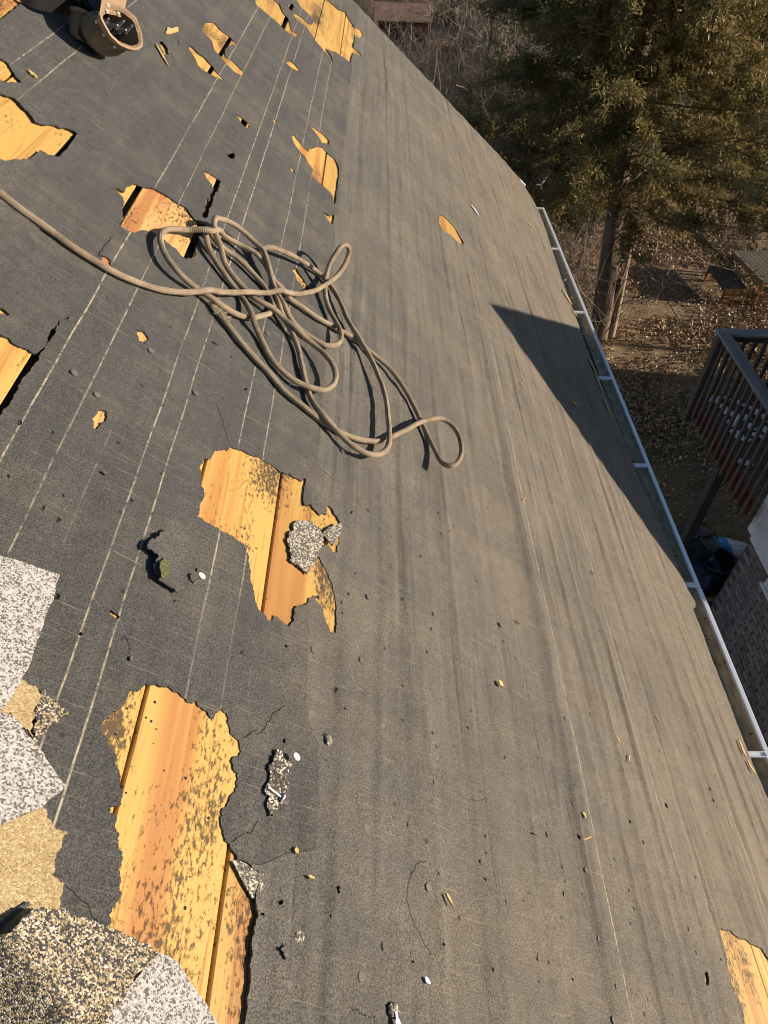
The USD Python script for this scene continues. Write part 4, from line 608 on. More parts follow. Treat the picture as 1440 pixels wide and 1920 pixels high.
splint(crop(O9, [(1260,325)])[0], crop(O9, [(1300,430)])[0], 0.016, 'pale lath sliver at the eave beside the nearest gutter hanger, upper piece')
splint(crop(O9, [(1305,440)])[0], crop(O9, [(1350,520)])[0], 0.014, 'pale lath sliver at the eave, lower piece')
splint(crop((960,640), [(425,100)])[0], crop((960,640), [(470,200)])[0], 0.022, 'pale wood chip at the eave in the shade, uppermost')
splint(crop((960,640), [(462,190)])[0], crop((960,640), [(500,290)])[0], 0.016, 'pale wood chip at the eave in the shade, middle piece')
splint(crop((960,640), [(505,320)])[0], crop((960,640), [(545,420)])[0], 0.018, 'pale wood chip at the eave in the shade, lowest piece')
splint(crop((960,0), [(275,1630)])[0], crop((960,0), [(330,1720)])[0], 0.030, 'pale peeled wood strip at the eave above the shadow')
splint(crop((960,0), [(330,1740)])[0], crop((960,0), [(360,1790)])[0], 0.016, 'small pale sliver at the eave just above the shadow edge')
splint(crop((480,0), [(1205,1160)])[0], crop((480,0), [(1245,1220)])[0], 0.022, 'whitish flake high on the felt near the right rake', matn='paper')
splint(crop((960,0), [(85,1262)])[0], crop((960,0), [(105,1288)])[0], 0.025, 'yellow chip near the far end of the gutter')
splint(crop((480,1280), [(1045,1190)])[0], crop((480,1280), [(1080,1265)])[0], 0.006, 'thin yellow splinter near the curved crack')
splint(crop((480,1280), [(265,1095)])[0], crop((480,1280), [(302,1113)])[0], 0.004, 'thin yellow straw-like splinter on the brown felt strip')
splint(crop((480,1280), [(190,955)])[0], crop((480,1280), [(212,955)])[0], 0.010, 'yellow flake at the corner of the brown felt strip')
splint(crop((480,1280), [(1345,0)])[0], crop((480,1280), [(1370,30)])[0], 0.014, 'tan gritty chip right of the curved crack, far up')
splint(crop((480,1280), [(930,1662)])[0], crop((480,1280), [(958,1702)])[0], 0.0075, 'white flake near the bottom centre', matn='paper', th=0.002, h=0.008)
splint(crop(O9, [(570,310)])[0], crop(O9, [(585,345)])[0], 0.010, 'tan chip on the dusty felt between two lap lines')
splint(crop(O9, [(375,735)])[0], crop(O9, [(393,768)])[0], 0.010, 'tan chip beside the left lap line of the dusty felt')
splint(crop((960,640), [(335,345)])[0], crop((960,640), [(358,375)])[0], 0.016, 'orange leaf-like chip inside the shadow')
splint(crop((960,640), [(35,240)])[0], crop((960,640), [(52,258)])[0], 0.012, 'small yellow chip left of the shadow')
r_ = np.random.default_rng(77); made = 0
while made < 18:
    q = (r_.uniform(60, 1250), r_.uniform(120, 1850)); s, y = roof(*q)
    if not (-0.4 < s < 2.7) or holes.distance(Point(s, y)) < 0.03 or q[0] < 130 and q[1] > 1000 or q[0] < 500 and q[1] > 1650: continue
    ang = r_.uniform(0, 6.28); L = r_.uniform(0.004, 0.012); k = 1331 * L / max(0.9, 0.75 * y)
    splint(q, (q[0] + k * math.cos(ang), q[1] + k * math.sin(ang)), r_.uniform(0.003, 0.006), 'tiny pale crumb of wood or grit scattered on the felt', 'tiny crumbs scattered over the felt', ('splinter', 'cap_dusty', 'cap_dusty')[made % 3], 0.003, 0.007, made); made += 1

# ---------------------------------------------------------------- the rope
R = 0.0080
ROPE = [(-60,318,.0),(0,362,0),(60,408,0),(120,450,0),(180,492,0),(230,517,0),(280,538,0),(330,547,.006),(366,549,.02),(390,549.5,.022),(447,548,.03),(506,549,.035),(536,551,.028),(567,551,.02),(590,544,.024),(613,532,.045),(628,520,.06),(643,501,.09),(653,482,.125),(655.5,467,.15),(649,459,.16),(640,463,.155),(628,478,.125),(619,494,.09),(613,511,.06),(610.5,527,.035),(609.5,543,.022),(611,563,.016),(619,584,.016),(629.6,604,.022),(638,622,.03),(639.5,634.5,.034),(634,646,.034),(622,649.7,.03),(605,645,.022),(582,631,.014),(559,614.6,.010),(544,599,.008),(529,579.5,.006),(515,558,.006),(507,540,.008),(499.5,513,.016),(494,490,.024),(484,466.5,.034),(472,450,.04),(460,436,.045),(449.5,427.5,.05),(430,416,.055),(412,411.5,.055),(401,415,.05),(396,425,.045),(396.7,441,.035),(403.6,459.5,.026),(413,480,.014),(427,501,.006),(441,522,.003),(458,540,.002),(468,553,.003),(483,566,.010),(506,581,.012),(529,599,.018),(552,617.7,.026),(574.6,634.5,.028),(597.5,653,.035),(612,668,.045),(623,683,.052),(629,697,.055),(628,715,.05),(617,727,.038),(599.7,732,.028),(574.5,726,.018),(545,709.7,.010),(520,688,.006),(500.5,657,.004),(487,630,.006),(475,601,.020),(463.6,575.5,.012),(453.6,556.7,.003),(439.7,540,.001),(419,512,.004),(402,487,.010),(392.5,468,.016),(388,454,.020),(385.5,441,.028),(388,432,.034),(396,436,.022),(401,447,.014),(409,457,.012),(419,465,.010),(437,477.5,.008),(455,493,.006),(480,518,.004),(493.6,533.6,.003),(505,552,.002),(511,568,.002),(511,581,.006),(503,588,.006),(490.5,593,.003),(475,596,.002),(462,595,.003),(444,590,.006),(423,580,.008),(402,568,.012),(384,555,.008),(366,540,.008),(349.5,524.7,.018),(331,506.7,.026),(315,484,.026),(304,463,.022),(299.5,450,.020),(301.5,438.6,.018),(310.5,430.5,.016),(326,428.5,.014),(342.5,430,.014),(358,434,.018),(374,438.5,.030),(386,440,.040),(401,439,.024),(416,441,.014),(433,450,.010),(452,462,.010),(469,477.5,.010),(480,487.5,.008),(490,499,.004),(500,520,.002),(508,545,.002),(515,568,.003),(524,585,.008),(536,603,.014),(546,618,.012),(551.5,632,.008),(559,653,.004),(566.7,692,.004),(574,720,.004),(586,754.5,.008),(603,781,.012),(619.5,799,.014),(639,816.5,.018),(664,838,.026),(687.5,851,.034),(707,853.5,.040),(722.5,844,.044),(729.5,827.5,.045),(731,808,.044),(728,781,.040),(722.5,746,.036),(714.7,714.7,.032),(701,683.6,.030),(687.5,656.5,.028),(672,634.5,.022),(655.6,605,.022),(643,578,.020),(631,553,.016),(619,535,.010),(605,518,.006),(585,502,.010),(570,492.5,.016),(555,483,.024),(542,475.5,.030),(526,469.5,.036),(509,464.5,.038),(497,463.5,.034),(489,468,.026),(485,478,.016),(488,490,.006),(496,510,.003),(508,533,.003),(520,546,.003),(531,553,.003),(544,561.5,.004),(567,576.5,.005),(590,592,.005),(613,605.5,.005),(628,615,.006),(651,625,.006),(663,634,.004),(678,646.5,.006),(693,658,.008),(711,672.5,.012),(732,691.5,.012),(751.6,717,.012),(769,748.5,.010),(787,781.5,.008),(798,806.5,.006),(812,837,.010),(823.6,860.5,.034),(837,873.5,.060),(849,874.5,.080),(860,863,.098),(866,840,.108),(860.5,817.5,.104),(849,798,.092),(833,786.7,.078),(814,784.7,.064),(794.5,789,.050),(771,800,.036),(751.7,810,.028),(734,820,.022),(716.7,825,.014),(697,827,.008),(672,825,.004),(648.6,816,.002),(629,806.5,.001),(613,797,.001),(596,784,.001),(561,756,.001),(531.7,731,.001),(504.5,700,.001),(471,665,.001),(444,630,.001),(422,603,.001),(405,580,.001),(394,566,.0)]
kp = np.array([np.append(roof(x, y, 0.72 * h + R + 0.006), 0.72 * h + R + 0.006) for x, y, h in ROPE])
cum = np.concatenate([[0], np.cumsum(np.linalg.norm(np.diff(kp, axis=0), axis=1))]); tck, _ = splprep(kp.T, u=cum, s=0.00028, k=3)
rp = np.array(splev(np.linspace(0, cum[-1], int(cum[-1] / 0.0055)), tck)).T
rp[:, 2] = np.maximum(rp[:, 2], R + 0.005)
h_in = rp[:, 2].copy()
for _ in range(14):                                   # strands rest on each other instead of passing through
    tr = cKDTree(rp); prs = tr.query_pairs(2 * R, output_type='ndarray'); prs = prs[np.abs(prs[:, 0] - prs[:, 1]) > 16]
    tg = np.gradient(rp, axis=0); tg /= np.linalg.norm(tg, axis=1, keepdims=True); push = np.zeros(len(rp))
    prs = prs[np.abs((tg[prs[:, 0]] * tg[prs[:, 1]]).sum(1)) < 0.965] if len(prs) else prs
    if not len(prs): break
    for a, b in prs:
        up = a if rp[a, 2] >= rp[b, 2] else b; push[up] = max(push[up], (2 * R - np.linalg.norm(rp[a] - rp[b])) * 0.7)
    spread_ = np.zeros(len(rp))
    for k in np.nonzero(push)[0]:
        i0, i1 = max(0, k - 14), min(len(rp), k + 15); spread_[i0:i1] = np.maximum(spread_[i0:i1], push[k] * np.exp(-((np.arange(i0, i1) - k) / 7.0) ** 2))
    rp[:, 2] = np.minimum(rp[:, 2] + spread_, h_in + 0.016)
rp = np.stack([np.convolve(np.pad(c, 3, 'edge'), np.ones(7) / 7, 'valid') for c in rp.T], 1)
def rope_mesh(p, r, sides=12):
    t = np.gradient(p, axis=0); t /= np.linalg.norm(t, axis=1, keepdims=True); a = np.cross(t[0], [0, 0, 1.0]); A = []
    for k in range(len(p)): a = a - t[k] * (a @ t[k]); a /= np.linalg.norm(a); A.append(a)
    A = np.array(A); B = np.cross(t, A); L = np.concatenate([[0], np.cumsum(np.linalg.norm(np.diff(p, axis=0), axis=1))]); ang = np.linspace(0, 2 * np.pi, sides + 1)
    v = p[:, None] + fat[:, None, None] * (np.cos(ang)[None, :, None] * A[:, None] + np.sin(ang)[None, :, None] * B[:, None]); uv = np.stack([np.broadcast_to(ang / 2 / np.pi, (len(p), sides + 1)), np.repeat(L[:, None], sides + 1, 1)], -1)
    n = sides + 1; i, j = np.meshgrid(np.arange(len(p) - 1), np.arange(sides), indexing='ij'); q = np.stack([i * n + j, i * n + j + 1, (i + 1) * n + j + 1, (i + 1) * n + j], -1).reshape(-1, 4)
    return v.reshape(-1, 3), q, uv.reshape(-1, 2)
kk = np.arange(len(rp))[:, None] * 0.0055; wob = np.stack([meshkit.fbm(np.hstack([kk * 17, kk * 0, kk * 0]), 3, 80 + q) - 0.5 for q in range(3)], 1); rp = rp + wob * [0.005, 0.005, 0.0015]; fat = R * (0.93 + 0.16 * meshkit.fbm(np.hstack([kk * 30, kk * 0, kk * 0]), 2, 90))
v, f, uv = rope_mesh(rp, R)
rope = thing('rope', 'long tan braided rope heaped in loose loops on the felt', 'rope', to_world(*rp[len(rp) // 2]))
part(rope, 'braided_cord', (to_world(v[:, 0], v[:, 1], v[:, 2]), f[:, ::-1]), 'rope_braid', smooth=True, uv=uv)
fr = []; r_ = np.random.default_rng(3)
for k in range(46):
    c = rp[-8 - k % 5]; a = c + r_.normal(0, 0.005, 3); b = a + np.append(r_.normal(0, 0.010, 2), r_.uniform(0.0, 0.012)); fr.append(tube([a, (a + b) / 2 + r_.normal(0, 0.002, 3), b], 0.0009, 4))
v, f = cat(*fr); part(rope, 'frayed_end', (to_world(v[:, 0], v[:, 1], v[:, 2]), f), 'canvas')

# ---------------------------------------------------------------- tool pouch by the top left corner
def loft(rings, closed=True):
    n = len(rings[0]); v = np.vstack(rings); i, j = np.meshgrid(np.arange(len(rings) - 1), np.arange(n), indexing='ij'); k = (j + 1) % n
    q = np.stack([i * n + j, i * n + k, (i + 1) * n + k, (i + 1) * n + j], -1).reshape(-1, 4); return v, q
def rw(a): a = np.atleast_2d(a); return to_world(a[:, 0], a[:, 1], a[:, 2])
pouch = thing('tool_pouch', 'worn brown leather tool pouch lying open on its side near the top left', 'tool pouch', to_world(*roof(200, 70), 0.0))
cm, cb = np.append(roof(229, 50, 0.135), 0.135), np.append(roof(180, 70, 0.045), 0.045)       # mouth and bottom of the bag
ax = (cm - cb) / np.linalg.norm(cm - cb); ua = np.cross([0, 0, 1.0], ax); ua /= np.linalg.norm(ua); ub = np.cross(ax, ua)
ang = np.linspace(0, 2 * np.pi, 40, endpoint=False); L = np.linalg.norm(cm - cb)
def ring(t, ra, rb, push=0.0, seed=0): 
    w = 1 + 0.22 * (meshkit.fbm(np.stack([np.cos(ang) * 1.6, np.sin(ang) * 1.6, np.full(40, t * 2.2)], -1), 3, seed) - 0.5) * 2
    p = cb + ax * L * t + np.outer(np.cos(ang) * ra * w, ua) + np.outer(np.sin(ang) * rb * w, ub); p[:, 2] = np.maximum(p[:, 2], 0.010); return p
outer = [ring(t, ra, rb) for t, ra, rb in [(-0.02, 0.01, 0.01), (0.0, 0.045, 0.030), (0.06, 0.064, 0.044), (0.2, 0.074, 0.052), (0.4, 0.076, 0.054), (0.55, 0.073, 0.053), (0.7, 0.073, 0.050), (0.85, 0.076, 0.050), (1.0, 0.079, 0.052)]]
inner = [ring(t, ra, rb) for t, ra, rb in [(1.0, 0.073, 0.046), (0.8, 0.070, 0.046), (0.5, 0.067, 0.047), (0.25, 0.062, 0.042), (0.22, 0.01, 0.01)]]
v, q = loft(outer + inner); part(pouch, 'bag', (rw(v), q), 'leather_olive', smooth=60)
rim = [ring(t, ra, rb) for t, ra, rb in [(0.90, 0.079, 0.053), (0.90, 0.082, 0.056), (1.02, 0.083, 0.057), (1.035, 0.077, 0.051), (0.97, 0.070, 0.043)]]
v, q = loft(rim); part(pouch, 'rim_band', (rw(v), q), 'leather_trim', smooth=50)
for k in range(0, 40, 4):
    c = ring(0.78, 0.075, 0.051)[k]; c2 = c + (c - (cb + ax * L * 0.8)) * 0.03
    part(pouch, 'rivet', tube([rw(c)[0], rw(c2)[0]], 0.0045, 8), 'nail_head')
q0, q1 = np.append(roof(150, 78, 0.01), 0.012), np.append(roof(158, 24, 0.075), 0.075); pax = (q1 - q0) / np.linalg.norm(q1 - q0); pu = np.cross([0.3, 0, 1.0], pax); pu /= np.linalg.norm(pu); pv = np.cross(pax, pu); pl_ = np.linalg.norm(q1 - q0)
def pring(t, ra, rb): 
    sq = np.sign(np.cos(ang)) * np.abs(np.cos(ang)) ** 0.6, np.sign(np.sin(ang)) * np.abs(np.sin(ang)) ** 0.6; w = 1 + 0.14 * (meshkit.fbm(np.stack([np.cos(ang) * 1.4, np.sin(ang) * 1.4, np.full(40, t * 2.0 + 7)], -1), 3, 4) - 0.5) * 2
    return q0 + pax * pl_ * t + np.outer(sq[0] * ra * w, pu) + np.outer(sq[1] * rb * w, pv)
v, q = loft([pring(t, ra, rb) for t, ra, rb in [(0, 0.006, 0.005), (0.02, 0.026, 0.018), (0.15, 0.033, 0.023), (0.5, 0.035, 0.025), (0.9, 0.034, 0.026), (1.0, 0.034, 0.026), (1.0, 0.030, 0.022), (0.6, 0.028, 0.02), (0.5, 0.004, 0.004)]]); pkt = part(pouch, 'side_pocket', (rw(v), q), 'leather', smooth=55)
v, q = loft([pring(t, ra, rb) for t, ra, rb in [(0.88, 0.035, 0.027), (0.885, 0.039, 0.031), (1.02, 0.039, 0.031), (1.025, 0.031, 0.023)]]); part(pkt, 'pocket_edge', (rw(v), q), 'leather_trim', smooth=50)
gus = np.array([np.append(roof(x, y, h), h) for x, y, h in [(150, -20, 0.10), (196, -20, 0.13), (205, 60, 0.11), (196, 92, 0.02), (172, 84, 0.02), (152, 60, 0.05)]]); n6 = len(gus); v = np.vstack([gus, gus - [0.004, 0, 0.012]]); q = [[0, k, k + 1] for k in range(1, n6 - 1)] + [[n6, n6 + k + 1, n6 + k] for k in range(1, n6 - 1)] + sum([[[k, k + n6, (k + 1) % n6], [(k + 1) % n6, k + n6, (k + 1) % n6 + n6]] for k in range(n6)], [])
part(pouch, 'backing', (rw(v), np.array(q)), 'leather_dark')
uu, vv_ = np.meshgrid(np.linspace(0, 1, 9), np.linspace(0, 1, 9), indexing='ij'); c4 = np.array([np.append(roof(x, y, h), h) for x, y, h in [(188, 22, 0.150), (230, 30, 0.142), (238, -34, 0.150), (184, -34, 0.160)]])
fg = (1 - uu)[..., None] * ((1 - vv_)[..., None] * c4[0] + vv_[..., None] * c4[1]) + uu[..., None] * ((1 - vv_)[..., None] * c4[3] + vv_[..., None] * c4[2]); fg[..., 2] += 0.022 * np.sin(np.pi * uu * 0.8) + 0.018 * (meshkit.fbm(np.stack([uu * 3, vv_ * 3, uu * 0], -1), 3, 6) - 0.5)
fg = fg.reshape(-1, 3); i, j = np.meshgrid(np.arange(8), np.arange(8), indexing='ij'); q = np.stack([i * 9 + j, (i + 1) * 9 + j, (i + 1) * 9 + j + 1, i * 9 + j + 1], -1).reshape(-1, 4); ed = np.concatenate([np.arange(9) * 9, 72 + np.arange(1, 9), np.arange(7, -1, -1) * 9 + 8, np.arange(7, 0, -1)]); e2 = np.roll(ed, -1)
part(pouch, 'back_flap', (rw(np.vstack([fg, fg - [0, 0, 0.006]])), np.vstack([q[:, ::-1], q + 81, np.stack([ed, ed + 81, e2 + 81, e2], 1)])), 'leather_trim', smooth=50)
for k, (x, y) in enumerate([(203, 8), (222, 12), (219, 26)]):
    kq = int(np.argmin(np.abs(fg[:, :2] - roof(x, y, 0.165)).sum(1))); c = fg[kq] + [0, 0, 0.0005]; part(pouch, 'rivet', tube([rw(c)[0], rw(c + [0, 0, 0.004])[0]], 0.0055, 10), 'nail_head')
for k in range(5):
    a = cb + ax * L * 0.45 + ua * (k - 2) * 0.022 + ub * 0.01 * (k % 2); b = a + ax * L * (0.50 + 0.08 * (k % 3)) + ub * 0.012 * (-1) ** k
    tl = thing('hand_tool', ['steel chisel handle inside the pouch', 'dark tool handle inside the pouch, second from one side', 'middle steel tool inside the pouch', 'dark tool handle inside the pouch, fourth from one side', 'thin steel bar inside the pouch'][k], 'tool', rw(a)[0])
    part(tl, 'handle', tube(rw(np.array([a, (a + b) / 2])), 0.010, 9), 'tub_black'); part(tl, 'blade', tube(rw(np.array([(a + b) / 2, b])), [0.008, 0.003], 9), 'tool_steel')
bag2 = thing('canvas_pouch', 'pale canvas nail bag beside the leather pouch at the top edge', 'pouch', to_world(*roof(105, 5), 0.0))
c0, c1 = np.append(roof(70, -12), 0.04), np.append(roof(128, 8), 0.05); ax, L = (c1 - c0) / np.linalg.norm(c1 - c0), np.linalg.norm(c1 - c0); ua = np.cross([0, 0, 1.0], ax); ua /= np.linalg.norm(ua); ub = np.cross(ax, ua); cb = c0
v, q = loft([ring(t, ra, rb) for t, ra, rb in [(-0.05, 0.005, 0.005), (0.0, 0.05, 0.03), (0.2, 0.072, 0.042), (0.6, 0.078, 0.048), (0.95, 0.070, 0.044), (1.02, 0.06, 0.036), (0.9, 0.055, 0.03), (0.5, 0.01, 0.01)]]); part(bag2, 'bag', (rw(v), q), 'canvas', smooth=60)
v, q = loft([ring(t, ra, rb) for t, ra, rb in [(0.90, 0.074, 0.046), (0.905, 0.080, 0.052), (1.05, 0.074, 0.048), (1.055, 0.066, 0.042)]]); part(bag2, 'rim_band', (rw(v), q), 'leather_dark', smooth=50)
belt = np.array([np.append(roof(x, y, h), h) for x, y, h in [(40, -20, .03), (80, 4, .05), (130, 14, .06), (150, 20, .055), (165, 34, .05)]]); bl = CubicSpline(np.arange(5), belt)(np.linspace(0, 4, 30))
v = np.vstack([bl + [0, 0, 0.025], bl - [0, 0, 0.025], bl - [0.006, 0, 0.025], bl + [-0.006, 0, 0.025]]); i = np.arange(29); q = np.vstack([np.stack([i + a * 30, i + 1 + a * 30, i + 1 + b * 30, i + b * 30], 1) for a, b in ((0, 1), (1, 2), (2, 3), (3, 0))])
part(bag2, 'belt', (rw(v), q), 'leather_dark', smooth=40)

# ---------------------------------------------------------------- the wing across the alley: its gable throws the shadow on the roof
wx, wy0, wy1 = 4.5, 0.42, 5.62
ay, az = 3.02, CAMZ - 1.843 + (SUN[2] / SUN[0]) * (wx - 0.652)
wing = thing('neighbouring_wing', 'white sided wing on a brick base across the narrow alley at right', 'house', (8.0, ay, 0))
zs = CAMZ - 5.77
em = az - 0.863 * (wy1 - ay)
for x0_, gab in ((0.06, Polygon([(wy0 + 0.03, zs - 0.06), (wy1 - 0.03, zs - 0.06), (wy1 - 0.03, em - 0.03), (ay, az - 0.04), (wy0 + 0.03, em - 0.03)])), (0.062, Polygon([(wy0 + 0.03, 0), (5.045, 0), (5.045, zs - 0.062), (wy0 + 0.03, zs - 0.062)]))):
    g3 = trimesh.creation.extrude_polygon(gab, 7.5, engine='earcut'); gvv = np.array(g3.vertices); part(wing, 'wall', (np.stack([wx + x0_ + gvv[:, 2], gvv[:, 0], gvv[:, 1]], 1), np.array(g3.faces)), 'mortar')
for sg in (-1, 1):
    a, b = np.array([wx - 0.02, ay, az]), np.array([wx - 0.02, ay + sg * 2.85, az - 0.863 * 2.85]); q = [a, b, b + [7.8, 0, 0], a + [7.8, 0, 0]]; up = np.array([0, 0, 0.05]); v = np.array(q + [p_ - up for p_ in q]); part(wing, 'roof_slope', (v, np.array([[0, 1, 2, 3], [7, 6, 5, 4], [0, 4, 5, 1], [1, 5, 6, 2], [2, 6, 7, 3], [3, 7, 4, 0]])), 'tar')
z = zs
while z < az - 0.1:
    def half(zz): return (az - zz) / 0.863 - 0.05
    lo_, hi_ = half(z), half(min(z + 0.20, az - 0.06)); zt = min(z + 0.20, az - 0.06)
    pts = [(wx - 0.026, ay + q * min(h_, wq), zz) for q, wq in ((-1, ay - wy0), (1, wy1 - 0.10 - ay)) for h_, zz in ((lo_, z), (hi_, zt))]
    b = np.array(pts + [(wx + 0.058, y_, z_) for _, y_, z_ in pts]); b[[1, 3], 0] = wx - 0.006
    part(wing, 'siding_board', trimesh.convex.convex_hull(b), 'siding'); z += 0.20
part(wing, 'corner_trim', bx((wx - 0.035, wy1 - 0.10, zs - 0.02), (wx + 0.055, wy1 + 0.01, em - 0.06), 0.005), 'white_paint')
part(wing, 'skirt_trim', bx((wx - 0.033, wy0, zs - 0.07), (wx + 0.055, wy1 - 0.102, zs - 0.002), 0.005), 'white_paint')
r_ = np.random.default_rng(4); nb = 0
for row in range(26):
    z = zs - 0.085 - 0.076 * (row + 1)
    if z < 0.02: break
    y = 5.05 - 0.105 * (row % 2) * 1.0
    if row % 2 and z < zs - 0.31: part(wing, 'brick', bx((wx + r_.uniform(0, 0.006), 4.958, z), (wx + 0.10, 5.05, z + 0.064), 0.004), 'brick'); nb += 1
    for y0 in (5.07, 5.28, 5.49) if row % 2 else (5.17, 5.38): part(wing, 'brick', bx((wx + 0.14 + r_.uniform(0, 0.005), y0, z), (wx + 0.20, y0 + 0.20, z + 0.064), 0.004), 'brick'); nb += 1
    while y > 3.6 and nb < 290:
        y0 = y - 0.20
        if not (4.15 < y0 + 0.1 < 5.0 and z > zs - 0.31):
            part(wing, 'brick', bx((wx + r_.uniform(0, 0.006), y0, z), (wx + 0.10, y - 0.008, z + 0.064 + r_.uniform(-.002, .002)), 0.004), 'brick'); nb += 1
        y -= 0.21
mat('brickwork', {'t': ('geometry', {}), 'mp': ('mapping', {'rotation': (0, 0, 0)}), 'sx': ('separate_xyz', {}), 'cx': ('combine_xyz', {}), 'b': ('brick_texture', {'color1': (0.20, 0.125, 0.10), 'color2': (0.13, 0.08, 0.07), 'mortar': (0.15, 0.14, 0.13), 'scale': 1.0, 'mortar_size': 0.006, 'brick_width': 0.21, 'row_height': 0.076}), 'p': ('principled_bsdf', {'roughness': 0.9})},
    [('t.position', 'sx.vector'), ('sx.y', 'cx.x'), ('sx.z', 'cx.y'), ('cx.vector', 'b.vector'), ('b.color', 'p.base_color')])
part(wing, 'brick_base', bx((wx + 0.012, wy0, 0), (wx + 0.056, 3.55, zs - 0.075)), 'brickwork')
part(wing, 'recessed_wall', bx((wx + 0.15, 5.05, 0), (wx + 0.40, 5.72, zs - 0.06)), 'mortar')
win = part(wing, 'window', cat(bx((wx - 0.02, 4.20, zs - 0.20), (wx + 0.05, 4.25, zs - 0.075), 0.003), bx((wx - 0.02, 4.92, zs - 0.20), (wx + 0.05, 4.97, zs - 0.075), 0.003), bx((wx - 0.018, 4.252, zs - 0.20), (wx + 0.05, 4.918, zs - 0.17), 0.003)), 'white_paint')
mat('window_glass', {'p': ('principled_bsdf', {'base_color': (0.03, 0.035, 0.04), 'roughness': 0.08})}, [])
part(win, 'pane', bx((wx + 0.02, 4.245, zs - 0.175), (wx + 0.026, 4.925, zs - 0.072)), 'window_glass')
part(win, 'sill', bx((wx - 0.05, 4.16, zs - 0.245), (wx + 0.04, 5.0, zs - 0.203), 0.006), 'white_paint')
back_wing = thing('rear_block', 'taller sided block of the neighbouring house further back', 'house', (12.0, 7.6, 0))
gab = Polygon([(4.6, 0), (10.6, 0), (10.6, 5.0), (7.6, 7.4), (4.6, 5.0)]); g3 = trimesh.creation.extrude_polygon(gab, 6, engine='earcut'); gvv = np.array(g3.vertices)
part(back_wing, 'wall', (np.stack([12.05 + gvv[:, 2], gvv[:, 0], gvv[:, 1]], 1), np.array(g3.faces)), 'siding')
for sg in (-1, 1):
    a, b = np.array([11.8, 7.6, 7.47]), np.array([11.8, 7.6 + sg * 3.3, 7.47 - 0.8 * 3.3]); q = [a, b, b + [6.4, 0, 0], a + [6.4, 0, 0]]; up = np.array([0, 0, 0.05]); v = np.array(q + [p_ - up for p_ in q]); part(back_wing, 'roof_slope', (v, np.array([[0, 1, 2, 3], [7, 6, 5, 4], [0, 4, 5, 1], [1, 5, 6, 2], [2, 6, 7, 3], [3, 7, 4, 0]])), 'tar')

# ---------------------------------------------------------------- the deck
dx0, dyf, zc = 4.35, 7.60, CAMZ - 4.39
zf = zc - 0.92; dyn, dxr = 5.66, 8.4
deck = thing('deck', 'raised weathered grey timber deck with a red rim board and baluster railing', 'deck', (6.2, 6.7, 0))
r_ = np.random.default_rng(6); x = dx0 + 0.03
while x < dxr:
    part(deck, 'deck_board', bx((x, dyn, zf - 0.035), (x + 0.134, dyf - 0.06, zf + r_.uniform(-.002, .002)), 0.005), 'grey_wood'); x += 0.142
part(deck, 'rim_board', bx((dx0 - 0.012, dyn - 0.06, zf - 0.24), (dx0 + 0.024, dyf - 0.042, zf - 0.002), 0.004), 'red_paint', label='red painted rim board under the left railing')
part(deck, 'rim_board', bx((dx0 - 0.012, dyf - 0.04, zf - 0.24), (dxr, dyf, zf - 0.002), 0.004), 'red_paint')
part(deck, 'cap_rail', bx((dx0 - 0.08, dyn - 0.3, zc - 0.035), (dx0 + 0.07, dyf - 0.072, zc + 0.003), 0.006), 'weathered_cap', label='wide grey cap rail running towards the house')
part(deck, 'cap_rail', bx((dx0 - 0.08, dyf - 0.07, zc - 0.035), (dxr, dyf + 0.08, zc), 0.006), 'weathered_cap_cross')
part(deck, 'side_rail', bx((dx0 - 0.016, dyn - 0.3, zc - 0.13), (dx0 + 0.022, dyf - 0.05, zc - 0.038), 0.004), 'grey_wood')
part(deck, 'side_rail', bx((dx0 + 0.03, dyf - 0.03, zc - 0.13), (dxr, dyf + 0.01, zc - 0.038), 0.004), 'grey_wood')
part(deck, 'post', bx((dx0 - 0.065, dyf - 0.075, zf - 0.40), (dx0 + 0.03, dyf + 0.02, zc - 0.037), 0.006), 'grey_wood', label='corner post under the railing corner')
y = dyf - 0.20
while y > dyn - 0.25:
    part(deck, 'baluster', bx((dx0 - 0.056, y - 0.019, zf - 0.27), (dx0 - 0.018, y + 0.019, zc - 0.04), 0.004), 'grey_wood'); y -= 0.135
x = dx0 + 0.20
while x < dxr:
    part(deck, 'baluster', bx((x - 0.019, dyf + 0.012, zf - 0.27), (x + 0.019, dyf + 0.05, zc - 0.04), 0.004), 'grey_wood'); x += 0.135
py_ = 6.55
part(deck, 'support_post', bx((dx0 + 0.028, py_ - 0.06, -0.1), (dx0 + 0.15, py_ + 0.06, zf - 0.04), 0.006), 'grey_wood', label='support post standing in the yard beside the bins')
part(deck, 'joist', cat(*[bx((x, dyn, zf - 0.23), (x + 0.04, dyf - 0.05, zf - 0.038)) for x in np.arange(dx0 + 0.4, dxr, 0.4)]), 'grey_wood')
def crumple(c, size, seed):
    r = np.random.default_rng(seed); n = 9; u, w = np.meshgrid(np.linspace(-1, 1, n), np.linspace(-1, 1, n), indexing='ij'); a = r.uniform(0, 6.28)
    p = np.stack([u * size, w * size * r.uniform(0.55, 0.9), size * 0.9 * meshkit.fbm(np.stack([u * 1.3 + seed, w * 1.3, u * 0], -1), 3, seed)], -1).reshape(-1, 3); p[:, 2] -= p[:, 2].min() - 0.004
    ca, sa = math.cos(a), math.sin(a); p = p @ np.array([[ca, sa, 0], [-sa, ca, 0], [0, 0, 1]]) + c
    i, j = np.meshgrid(np.arange(n - 1), np.arange(n - 1), indexing='ij'); return p, np.stack([i * n + j, (i + 1) * n + j, (i + 1) * n + j + 1, i * n + j + 1], -1).reshape(-1, 4)
